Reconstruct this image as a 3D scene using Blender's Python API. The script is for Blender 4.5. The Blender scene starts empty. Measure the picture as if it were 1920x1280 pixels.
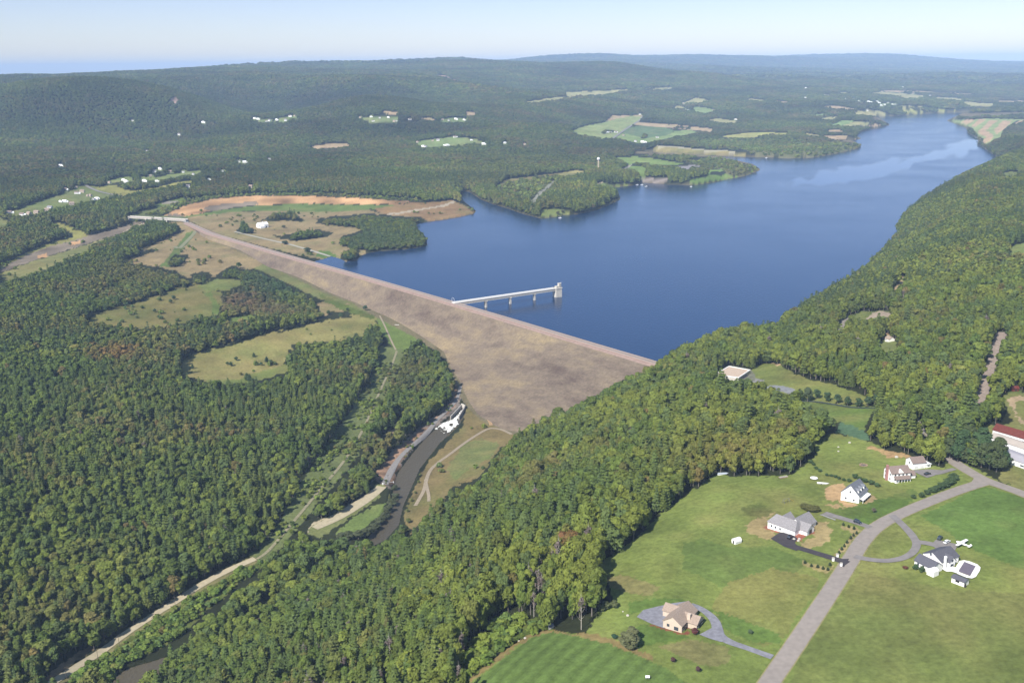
import bpy, bmesh, math, random
import numpy as np
from mathutils import Vector, Matrix
R = math.radians
S = bpy.context.scene
COL = S.collection
rng = np.random.default_rng(7)
random.seed(7)

# ------------------------------------------------------------------ camera
CAMZ = 350.0
F_PX = 1884.0                       # focal length in pixels of the 1920 wide photograph
PITCH = math.atan(517 / F_PX)
ROLL = math.atan(20 / 1920)
CP = Vector((0, 0, CAMZ))
_f = Vector((0, math.cos(PITCH), -math.sin(PITCH)))
_r0 = Vector((1, 0, 0)); _u0 = Vector((0, math.sin(PITCH), math.cos(PITCH)))
_u = _u0 * math.cos(ROLL) + _r0 * math.sin(ROLL)
_r = _r0 * math.cos(ROLL) - _u0 * math.sin(ROLL)
cam = bpy.data.cameras.new('camera'); camo = bpy.data.objects.new('camera', cam)
COL.objects.link(camo)
camo.matrix_world = Matrix(((_r.x, _u.x, -_f.x, 0), (_r.y, _u.y, -_f.y, 0), (_r.z, _u.z, -_f.z, CAMZ), (0, 0, 0, 1)))
cam.sensor_width = 36; cam.lens = 36 * F_PX / 1920
cam.clip_start = 1; cam.clip_end = 200000
S.camera = camo

# ------------------------------------------------------------------ light
SUN_EL = R(43); SUN_AZ = R(-143)    # azimuth measured from +Y towards +X
sunv = Vector((math.sin(SUN_AZ) * math.cos(SUN_EL), math.cos(SUN_AZ) * math.cos(SUN_EL), math.sin(SUN_EL)))
sl = bpy.data.lights.new('sun', 'SUN'); so = bpy.data.objects.new('sun', sl); COL.objects.link(so)
sl.energy = 5.0; sl.angle = R(0.5); sl.color = (1.0, 0.95, 0.87)
so.rotation_euler = sunv.to_track_quat('Z', 'Y').to_euler(); so.location = (0, 0, 900)
W = bpy.data.worlds.new('World'); S.world = W; W.use_nodes = True
nt = W.node_tree; nt.nodes.clear()
sky = nt.nodes.new('ShaderNodeTexSky'); sky.sky_type = 'NISHITA'; sky.sun_disc = False
sky.sun_elevation = SUN_EL; sky.sun_rotation = SUN_AZ
sky.altitude = 300; sky.air_density = 1.0; sky.dust_density = 0.3; sky.ozone_density = 1.5
bg = nt.nodes.new('ShaderNodeBackground'); bg.inputs['Strength'].default_value = 0.10
wo = nt.nodes.new('ShaderNodeOutputWorld')
# sky colour multiplied by a hand-tuned tint ramp that changes with height
wc = nt.nodes.new('ShaderNodeTexCoord'); sx_ = nt.nodes.new('ShaderNodeSeparateXYZ'); wr = nt.nodes.new('ShaderNodeValToRGB')
wr.color_ramp.elements[0].position = 0.0; wr.color_ramp.elements[0].color = (.83, .82, .95, 1)
wr.color_ramp.elements[1].position = 0.5; wr.color_ramp.elements[1].color = (1, .96, .86, 1)
e_ = wr.color_ramp.elements.new(0.09); e_.color = (.68, .69, .96, 1)
e2_ = wr.color_ramp.elements.new(0.28); e2_.color = (.52, .63, .92, 1)
wm = nt.nodes.new('ShaderNodeMix'); wm.data_type = 'RGBA'; wm.blend_type = 'MULTIPLY'; wm.inputs[0].default_value = 1
cz = nt.nodes.new('ShaderNodeMath'); cz.operation = 'MAXIMUM'; cz.inputs[1].default_value = 0.012; cb = nt.nodes.new('ShaderNodeCombineXYZ')
nt.links.new(wc.outputs['Generated'], sx_.inputs[0]); nt.links.new(sx_.outputs['Z'], cz.inputs[0]); nt.links.new(cz.outputs[0], cb.inputs['Z'])
nt.links.new(sx_.outputs['X'], cb.inputs['X']); nt.links.new(sx_.outputs['Y'], cb.inputs['Y']); nt.links.new(cb.outputs[0], sky.inputs[0]); nt.links.new(sx_.outputs['Z'], wr.inputs[0])
nt.links.new(sky.outputs[0], wm.inputs[6]); nt.links.new(wr.outputs[0], wm.inputs[7]); nt.links.new(wm.outputs[2], bg.inputs[0]); nt.links.new(bg.outputs[0], wo.inputs[0])
S.view_settings.view_transform = 'Standard'; S.view_settings.look = 'None'
S.view_settings.gamma = 1; S.view_settings.exposure = 0.6
S.render.engine = 'CYCLES'
S.cycles.volume_bounces = 0

# ------------------------------------------------------------------ projection
Fv = np.array(_f); Rv = np.array(_r); Uv = np.array(_u)
def project(x, y, z):
    d = np.stack([np.asarray(x, float), np.asarray(y, float), np.asarray(z, float) - CAMZ], -1)
    w = np.maximum(d @ Fv, 1e-3)
    return 960 + F_PX * (d @ Rv) / w, 640 - F_PX * (d @ Uv) / w
def rays(px, py):
    px = np.asarray(px, float); py = np.asarray(py, float)
    return Fv + ((px - 960) / F_PX)[..., None] * Rv + ((640 - py) / F_PX)[..., None] * Uv
def atz(px, py, z):
    d = rays(px, py); t = (z - CAMZ) / d[..., 2]
    return d[..., 0] * t, d[..., 1] * t

# ------------------------------------------------------------------ terrain
# control points: (photo x, photo y, height above the lake)
CPZ = [(1460,1260,96),(1920,1270,104),(1000,1250,90),(900,1270,82),(1100,1180,92),(1140,1050,90),(1250,1150,96),
(1475,990,100),(1600,930,102),(1690,890,103),(1850,905,106),(1920,1000,109),(1745,1050,105),(1300,950,94),(1345,890,92),
(1540,830,97),(1880,830,107),(1900,740,107),(1850,700,104),(1840,600,102),(1880,450,98),(1900,350,90),(1700,560,90),
(1660,640,93),(1550,760,93),(1450,700,82),(1400,712,74),(1600,600,74),(1500,640,52),(1240,760,62),(1240,712,40),(1340,680,46),
(1150,800,42),(1050,840,18),(1000,870,5),(900,930,-18),(830,980,-30),(1000,950,40),(1100,900,62),(900,1060,38),(800,1060,0),
(700,1090,-22),(600,1150,-18),(450,1230,-30),(300,1260,-42),(700,1280,48),(700,1180,24),(560,1260,10),(860,1200,66),
(400,1090,-42),(200,1215,-43),(600,980,-40),(720,900,-40),(0,1280,-30),(0,1000,-20),(200,900,-20),(400,800,-20),(300,700,-14),
(450,690,-25),(600,620,-20),(700,600,-22),(750,640,-28),(300,570,-5),(420,530,0),(100,600,0),(0,700,-8),(0,530,5),(150,480,8),
(300,500,3),(400,470,6),(550,800,-30),(650,820,-33),(500,950,-34),(280,418,-2),(200,440,-5),(80,480,-9),(240,407,14),(350,414,13),
(400,448,5),(500,500,-6),(600,548,-14),(700,592,-22),(780,632,-29),(830,670,-36),(855,735,-41),(900,785,-41),(965,818,-36),
(860,870,-39),(830,800,-41),(800,880,-41),(1010,800,-36),(1090,760,-30),(1160,715,-20),(1228,690,-2),
(490,427,8),(600,440,6),(700,440,6),(640,470,3),(840,392,5),(500,366,22),(640,368,24),(760,374,18),(600,384,8),(500,388,9),
(380,402,11),(1000,350,14),(1080,370,12),(930,362,9),(1100,330,20),(1120,315,22),(1300,320,6),(1250,300,8),
(130,380,24),(300,330,34),(0,400,20),(450,300,45),(700,320,35),(900,300,35),(1000,270,40),(600,270,60),(820,270,52),
(700,220,85),(500,225,92),(300,250,85),(100,280,75),(0,320,55),(0,230,130),(300,190,175),(1150,240,45),(1200,215,70),
(1300,240,22),(1300,200,80),(1100,180,125),(1000,195,125),(950,230,90),(1500,262,12),(1500,230,38),(1600,212,55),(1450,190,95),
(1650,190,60),(1800,190,50),(1900,185,45),(1900,262,45),(1850,250,12),(1915,290,70),(1860,330,60),(1760,400,62),(1690,470,60),
(1560,560,50),(1400,640,34),(1300,668,36)]
# control points known by distance instead: (photo x, photo y, metres away)
CPD = [(0,149,7000),(200,142,8000),(400,136,9500),(540,132,11000),(700,116,12000),(840,120,13000),(960,121,15000),
(1080,110,20000),(1250,109,21000),(1400,109,22000),(1560,109,25000),(1640,109,26000),(1690,111,26500),(1725,114,27000),(1800,115,30000),(1925,115,32000),
(1000,127,10500),(1120,128,10500),(900,129,10000),(1165,139,10000),(300,160,5600),(100,170,5200),(600,158,6800),(800,150,8000),(1300,150,12000),
(1600,150,12000),(1900,150,13000),(1500,130,19000),(1800,130,21000),(700,180,5600),(1250,170,8500)]
cps = []
for a, b, z in CPZ:
    x, y = atz(a, b, z); cps.append((math.atan2(x, y), math.log(math.hypot(x, y)), z))
for a, b, D in CPD:
    d = rays(a, b); k = D / math.hypot(d[0], d[1]); cps.append((math.atan2(d[0], d[1]), math.log(D), CAMZ + d[2] * k))
for az, r, z in [(-40,55000,-700),(-20,55000,-500),(-5,55000,-300),(6,55000,-150),(20,55000,-120),(40,55000,-60),(-22,20000,-50),(-10,25000,0),(-30,12000,60),(-40,18000,150),(-30,16000,180),(-15,22000,180),(-42,7000,200),(42,9000,60),
                 (-42,2500,60),(-42,900,-10),(-42,300,-20),(42,2500,100),(42,900,108),(42,300,105),(0,150,90),(-30,200,40),(30,150,100),(0,34000,150),(12,36000,120),(22,40000,120),(36,26000,120)]:
    cps.append((R(az), math.log(r), z))
cps = np.array(cps)
CS = 0.035
def _phi(d2): return np.sqrt(d2 + CS * CS)
_A = _phi(((cps[:, None, :2] - cps[None, :, :2]) ** 2).sum(-1))
_n = len(cps)
_M = np.zeros((_n + 1, _n + 1)); _M[:_n, :_n] = _A - 0.004 * np.eye(_n); _M[:_n, _n] = 1; _M[_n, :_n] = 1
_w = np.linalg.solve(_M, np.append(cps[:, 2], 0))
def rbf(x, y):
    u = np.arctan2(x, y); v = np.log(np.hypot(x, y)); out = np.empty(u.shape)
    uf, vf, of = u.ravel(), v.ravel(), out.ravel()
    for i in range(0, uf.size, 40000):
        s = slice(i, i + 40000)
        d2 = (uf[s, None] - cps[:, 0]) ** 2 + (vf[s, None] - cps[:, 1]) ** 2
        of[s] = _phi(d2) @ _w[:-1] + _w[-1]
    return of.reshape(u.shape)
_lat = np.random.default_rng(3).random((256, 256))
def vnoise(x, y, s):
    x = x / s + 31.7; y = y / s + 57.3
    i = np.floor(x).astype(int); j = np.floor(y).astype(int); fx = x - i; fy = y - j
    fx = fx * fx * (3 - 2 * fx); fy = fy * fy * (3 - 2 * fy)
    g = lambda a, b: _lat[a & 255, b & 255]
    return (g(i, j) * (1 - fx) + g(i + 1, j) * fx) * (1 - fy) + (g(i, j + 1) * (1 - fx) + g(i + 1, j + 1) * fx) * fy - 0.5
def pip(px, py, poly):
    poly = np.asarray(poly, float); px = np.asarray(px, float); py = np.asarray(py, float)
    res = np.zeros(px.shape, bool)
    bb = (px >= poly[:, 0].min()) & (px <= poly[:, 0].max()) & (py >= poly[:, 1].min()) & (py <= poly[:, 1].max())
    if not bb.any(): return res
    x = px[bb]; y = py[bb]; c = np.zeros(x.shape, bool)
    xa, ya = poly[-1]
    for xb, yb in poly:
        if ya != yb: c ^= ((ya > y) != (yb > y)) & (x < (xb - xa) * (y - ya) / (yb - ya) + xa)
        xa, ya = xb, yb
    res[bb] = c
    return res
def segdist(x, y, poly, closed=True):
    d = np.full(x.shape, 1e18); n = len(poly)
    for k in range(n if closed else n - 1):
        ax, ay = poly[k]; bx, by = poly[(k + 1) % n]
        ex, ey = bx - ax, by - ay; L = ex * ex + ey * ey + 1e-9
        t = np.clip(((x - ax) * ex + (y - ay) * ey) / L, 0, 1)
        d = np.minimum(d, (x - ax - t * ex) ** 2 + (y - ay - t * ey) ** 2)
    return np.sqrt(d)

LAKE_PX = [(605,486),(622,481),(640,486),(648,491),(665,489),(675,481),(690,474),(720,470),(755,468),(790,463),(801,459),(800,450),(785,440),(778,430),
(780,420),(800,416),(830,412),(860,407),(890,400),(892,395),(880,386),(868,376),(862,365),(868,358),(880,359),(900,373),(925,383),(950,390),(975,399),
(1000,406),(1015,410),(1040,407),(1060,403),(1080,402),(1110,396),(1140,385),(1163,374),(1160,362),(1150,352),(1190,347),(1205,342),(1252,346),(1270,346),
(1290,347),(1300,348),(1340,342),(1370,335),(1400,329),(1425,319),(1420,313),(1400,308),(1380,303),(1355,298),(1320,295),(1280,291),(1240,291),(1190,288),
(1190,284),(1220,284),(1250,288),(1300,290),(1350,292),(1400,294),(1440,295),(1480,297),(1520,296),(1560,290),(1595,282),(1614,277),(1612,270),(1590,267),
(1570,264),(1600,262),(1616,261),(1605,255),(1615,247),(1640,241),(1668,235),(1665,231),(1640,224),(1635,220),(1690,217),(1740,213),(1790,211),(1840,212),
(1990,209),(1990,214),(1850,217),(1800,220),(1775,226),(1790,232),(1812,240),(1815,250),(1832,258),(1835,270),(1850,281),(1880,303),
(1850,313),(1810,331),(1770,356),(1730,380),(1702,404),(1688,420),(1678,450),(1652,484),(1622,514),(1572,548),(1512,582),(1490,600),(1472,622),
(1440,636),(1380,642),(1300,668),(1262,690),(1228,700)]
CREST_PX = [(352,417),(368,427),(395,437),(470,459),(560,485),(700,524),(855,569),(1000,612),(1120,648),(1228,680),(1290,698)]
CREST_Z = 13.0
lx, ly = atz(*np.array(LAKE_PX, float).T, 0.0)
LAKE = list(zip(lx, ly))
cx, cy = atz(*np.array(CREST_PX, float).T, CREST_Z)
CREST = np.stack([cx, cy], -1)
# close the lake under the dam
LAKE += [tuple(CREST[k]) for k in (9, 8, 7, 6, 5, 4)]
cdir = CREST[9] - CREST[4]; cdir /= np.linalg.norm(cdir)
cnorm = np.array([cdir[1], -cdir[0]])          # points down-valley, towards the camera side
if cnorm @ (-CREST[6]) < 0: cnorm = -cnorm
def downstream(x, y): return (x - CREST[6][0]) * cnorm[0] + (y - CREST[6][1]) * cnorm[1]

RIVER_PX = [(866,764),(846,782),(826,797),(806,813),(788,832),(765,860),(746,886),(738,910),(733,945),(718,972),(697,998),(680,1020),(646,1050),(606,1080),
(526,1132),(446,1176),(362,1212),(290,1238),(240,1252),(205,1275),(180,1310),(280,1310),(312,1270),(335,1240),(366,1220),(450,1181),(530,1137),(610,1084),(650,1055),(662,1044),(722,1014),(748,985),(756,950),(776,905),(787,880),(802,860),
(825,830),(843,814),(860,798),(874,772)]
RIVER_Z = -43.5
rx, ry = atz(*np.array(RIVER_PX, float).T, RIVER_Z)
RIVER = list(zip(rx, ry))

RIDGES = []      # crest line on the photograph, its height, half width, extra rise
for pts, zc_, w_r, up_ in (([(-60,222),(60,216),(180,206),(300,194)], 150, 330, 26), ([(330,176),(480,170),(620,172)], 200, 420, 45), ([(700,180),(800,168),(860,172)], 190, 380, 42), ([(540,238),(640,228),(760,240)], 80, 260, 38),
    ([(0,168),(160,158),(340,156)], 225, 500, 14), ([(950,205),(1060,186),(1180,176)], 120, 420, 40), ([(940,136),(1040,131),(1130,133)], 10500, 700, 45), ([(380,270),(520,262),(660,250)], 60, 200, 24), ([(1250,175),(1420,165),(1560,168)], 90, 500, 36), ([(1055,108),(1100,107)], 20000, 750, 75), ([(1540,108),(1680,107)], 26000, 900, 80), ([(1180,110),(1480,110)], 21500, 900, 30), ([(770,116),(850,116)], 13000, 560, 42), ([(440,130),(540,128)], 11000, 600, 34), ([(1760,140),(1900,138)], 14000, 600, 30), ([(900,252),(980,240),(1050,236)], 80, 220, 30)):
    X_, Y_ = atz(*np.array(pts, float).T, float(zc_))
    if zc_ > 2000: d_ = rays(*np.array(pts, float).T); k_ = zc_ / np.hypot(d_[..., 0], d_[..., 1]); X_, Y_ = d_[..., 0] * k_, d_[..., 1] * k_
    RIDGES.append((list(zip(X_, Y_)), w_r, up_))
def terrain_h(x, y):
    z = rbf(x, y); r = np.hypot(x, y)
    for line, w_r, up_ in RIDGES:
        z = z + up_ * np.exp(-(segdist(x, y, line, False) / w_r) ** 2)
    far = np.clip((r - 2600) / 3000, 0, 1)
    dl = segdist(x, y, LAKE); inl = pip(x, y, LAKE)
    amp = np.clip(dl / 250, 0, 1)
    z = z + amp * (vnoise(x, y, 260) * 5 * np.clip(r / 1500, .2, 1) + np.clip(dl / 1100, 0, 1) * far * (vnoise(x, y, 900) * 52 + vnoise(x * .95 + y * .3, (y * .95 - x * .3) * 1.9, 2700) * 95 * np.clip((9500 - r) / 3500, .25, 1) + vnoise(x, y, 430) * 16) * np.clip(13000 / r, .3, 1))
    dn = downstream(x, y)
    up = dn < 0
    z = np.where(up, np.maximum(np.minimum(z, 0.6 + 0.55 * dl), 0.6), z)
    z = np.where(inl, -np.minimum(9, 0.5 + dl * 0.25), z)
    # keep the ground under the body of the dam
    z = np.where((dn >= 0) & (dn < 60) & inl, -8, z)
    dr = segdist(x, y, RIVER); inr = pip(x, y, RIVER)
    z = np.where(inr, np.minimum(z, RIVER_Z - np.minimum(2.2, 0.3 + dr * 0.35)), np.where(dr < 60, np.minimum(np.maximum(z, RIVER_Z + 0.7), RIVER_Z + 1.0 + dr * 0.62), z))
    return z

# perspective friendly grid of the world, in azimuth and distance
AZ = np.linspace(R(-40), R(40), 1240)
rr = [150.0]
while rr[-1] < 40000:
    q = rr[-1]; rr.append(q + min(0.011 * q, max(1.25, q * q / 380000)))
RR = np.array(rr); NA, NR = len(AZ), len(RR)
GX = np.sin(AZ)[:, None] * RR[None]; GY = np.cos(AZ)[:, None] * RR[None]
GZ = terrain_h(GX, GY)
GRID_LOG = np.arange(NR, dtype=float)
def H(x, y):
    x = np.asarray(x, float); y = np.asarray(y, float)
    a = (np.arctan2(x, y) - AZ[0]) / (AZ[1] - AZ[0]); b = np.interp(np.hypot(x, y), RR, GRID_LOG)
    a = np.clip(a, 0, NA - 1.001); b = np.clip(b, 0, NR - 1.001)
    i = a.astype(int); j = b.astype(int); fa = a - i; fb = b - j
    return (GZ[i, j] * (1 - fa) + GZ[i + 1, j] * fa) * (1 - fb) + (GZ[i, j + 1] * (1 - fa) + GZ[i + 1, j + 1] * fa) * fb
def hit(px, py):
    """first point of the ground under a photo pixel"""
    px = np.atleast_1d(np.asarray(px, float)); py = np.atleast_1d(np.asarray(py, float))
    d = rays(px, py); hl = np.hypot(d[:, 0], d[:, 1]); ts = np.geomspace(160, 39000, 1100)
    X = d[:, 0, None] / hl[:, None] * ts; Y = d[:, 1, None] / hl[:, None] * ts; Z = CAMZ + d[:, 2, None] / hl[:, None] * ts
    g = Z - np.maximum(H(X, Y), -1e9)
    below = g < 0; k = np.where(below.any(1), below.argmax(1), len(ts) - 1); k = np.maximum(k, 1)
    n = np.arange(len(px)); g0 = g[n, k - 1]; g1 = g[n, k]; f = np.clip(g0 / (g0 - g1 + 1e-9), 0, 1)
    t = ts[k - 1] + f * (ts[k] - ts[k - 1])
    x = d[:, 0] / hl * t; y = d[:, 1] / hl * t
    return x, y, H(x, y)
def P(px, py):
    x, y, z = hit(px, py); return Vector((float(x[0]), float(y[0]), float(z[0])))
# ------------------------------------------------------------------ materials
def C(r, g, b):
    """albedo of a surface that shows as this sRGB value in full sun"""
    f = lambda c: ((c / 255 + 0.055) / 1.055) ** 2.4 if c > 10 else c / 3294
    return tuple(min(0.85, f(c) / 1.8) for c in (r, g, b))
MATS = {}
def N(t, kind, **kw):
    n = t.nodes.new(kind)
    for k, v in kw.items(): setattr(n, k, v)
    return n
def mat(name, c, rough=0.85, var=0.12, scale=0.6, metallic=0.0, bump=0.0, spec=0.25):
    """plain procedural surface: base colour broken up by two octaves of object-space noise"""
    if name in MATS: return MATS[name]
    m = bpy.data.materials.new(name); m.use_nodes = True; t = m.node_tree; b = t.nodes['Principled BSDF']
    b.inputs['Roughness'].default_value = rough; b.inputs['Metallic'].default_value = metallic
    b.inputs['Specular IOR Level'].default_value = spec
    tc = N(t, 'ShaderNodeTexCoord'); no = N(t, 'ShaderNodeTexNoise'); no.inputs['Scale'].default_value = scale; no.inputs['Detail'].default_value = 5
    mr = N(t, 'ShaderNodeMapRange'); mr.inputs[1].default_value = .3; mr.inputs[2].default_value = .7
    mr.inputs[3].default_value = 1 - var; mr.inputs[4].default_value = 1 + var
    mx = N(t, 'ShaderNodeMix', data_type='RGBA', blend_type='MULTIPLY'); mx.inputs[0].default_value = 1
    mx.inputs[6].default_value = (*c, 1)
    t.links.new(tc.outputs['Object'], no.inputs['Vector']); t.links.new(no.outputs['Fac'], mr.inputs[0])
    t.links.new(mr.outputs[0], mx.inputs[7]); t.links.new(mx.outputs[2], b.inputs['Base Color'])
    if bump:
        bp = N(t, 'ShaderNodeBump'); bp.inputs['Strength'].default_value = bump; bp.inputs['Distance'].default_value = 0.3
        t.links.new(no.outputs['Fac'], bp.inputs['Height']); t.links.new(bp.outputs[0], b.inputs['Normal'])
    MATS[name] = m; return m

def tag(o, label=None, cat=None, group=None, kind=None):
    if label: o['label'] = label
    if cat: o['category'] = cat
    if group: o['group'] = group
    if kind: o['kind'] = kind
    return o
def np_mesh(name, V, Q, mats, smooth=False, fmat=None):
    """mesh from numpy arrays; Q is (n,3) or (n,4)"""
    me = bpy.data.meshes.new(name); V = np.ascontiguousarray(V, np.float32); Q = np.ascontiguousarray(Q, np.int32)
    k = Q.shape[1]
    me.vertices.add(len(V)); me.vertices.foreach_set('co', V.ravel())
    me.loops.add(Q.size); me.loops.foreach_set('vertex_index', Q.ravel())
    me.polygons.add(len(Q)); me.polygons.foreach_set('loop_start', np.arange(0, Q.size, k, dtype=np.int32))
    if fmat is not None: me.polygons.foreach_set('material_index', np.ascontiguousarray(fmat, np.int32))
    me.polygons.foreach_set('use_smooth', np.full(len(Q), smooth))
    for m in mats: me.materials.append(m)
    me.update(calc_edges=True)
    return me
def link(name, me, parent=None):
    o = bpy.data.objects.new(name, me); COL.objects.link(o)
    if parent is not None: o.parent = parent
    return o
def set_attr(me, name, typ, data, dom='POINT'):
    a = me.attributes.new(name, typ, dom)
    key = {'FLOAT': 'value', 'FLOAT_VECTOR': 'vector', 'FLOAT_COLOR': 'color', 'INT': 'value'}[typ]
    a.data.foreach_set(key, np.ascontiguousarray(data, np.int32 if typ == 'INT' else np.float32).ravel())

# ------------------------------------------------------------------ land cover, outlined on the photograph, laid on the ground
def T(s, ox, oy, pts): return [(ox + a / s, oy + b / s) for a, b in pts]
za = lambda p: T(4.8, 0, 300, p); zb = lambda p: T(4.8, 340, 350, p); zc = lambda p: T(4.8, 1000, 150, p)
zd = lambda p: T(3.097, 1300, 150, p); ze = lambda p: T(2.977, 1280, 80, p); zf = lambda p: T(3.2, 860, 260, p)
zg = lambda p: T(2.977, 0, 480, p); zh = lambda p: T(3.6575, 560, 680, p); zi = lambda p: T(5.647, 1320, 660, p)
zj = lambda p: T(2.977, 1280, 850, p); zk = lambda p: T(6.4, 1400, 880, p); zl = lambda p: T(2.977, 1280, 480, p)
zm = lambda p: T(3.692, 440, 180, p); zn = lambda p: T(6.4, 1700, 600, p); zo = lambda p: T(2.977, 640, 850, p)
zp = lambda p: T(5.333, 860, 1040, p); zq = lambda p: T(8, 1180, 1100, p); zr = lambda p: T(2.977, 640, 80, p)
LAWN = C(140, 154, 80); LAWN2 = C(122, 142, 74); DRY = C(168, 158, 100); TAN = C(172, 152, 112); BROWN = C(150, 125, 92); YEL = C(172, 170, 96)
GRN = C(134, 144, 86); OLIVE = C(128, 128, 76); SCARP = C(222, 176, 128); ROCKY = C(152, 138, 120); GRAVEL = C(172, 164, 150); PALE = C(205, 190, 165)
FIELD = C(175, 170, 118); FIELDB = C(190, 165, 130); FLOOR = (0.020, 0.024, 0.010)
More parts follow.
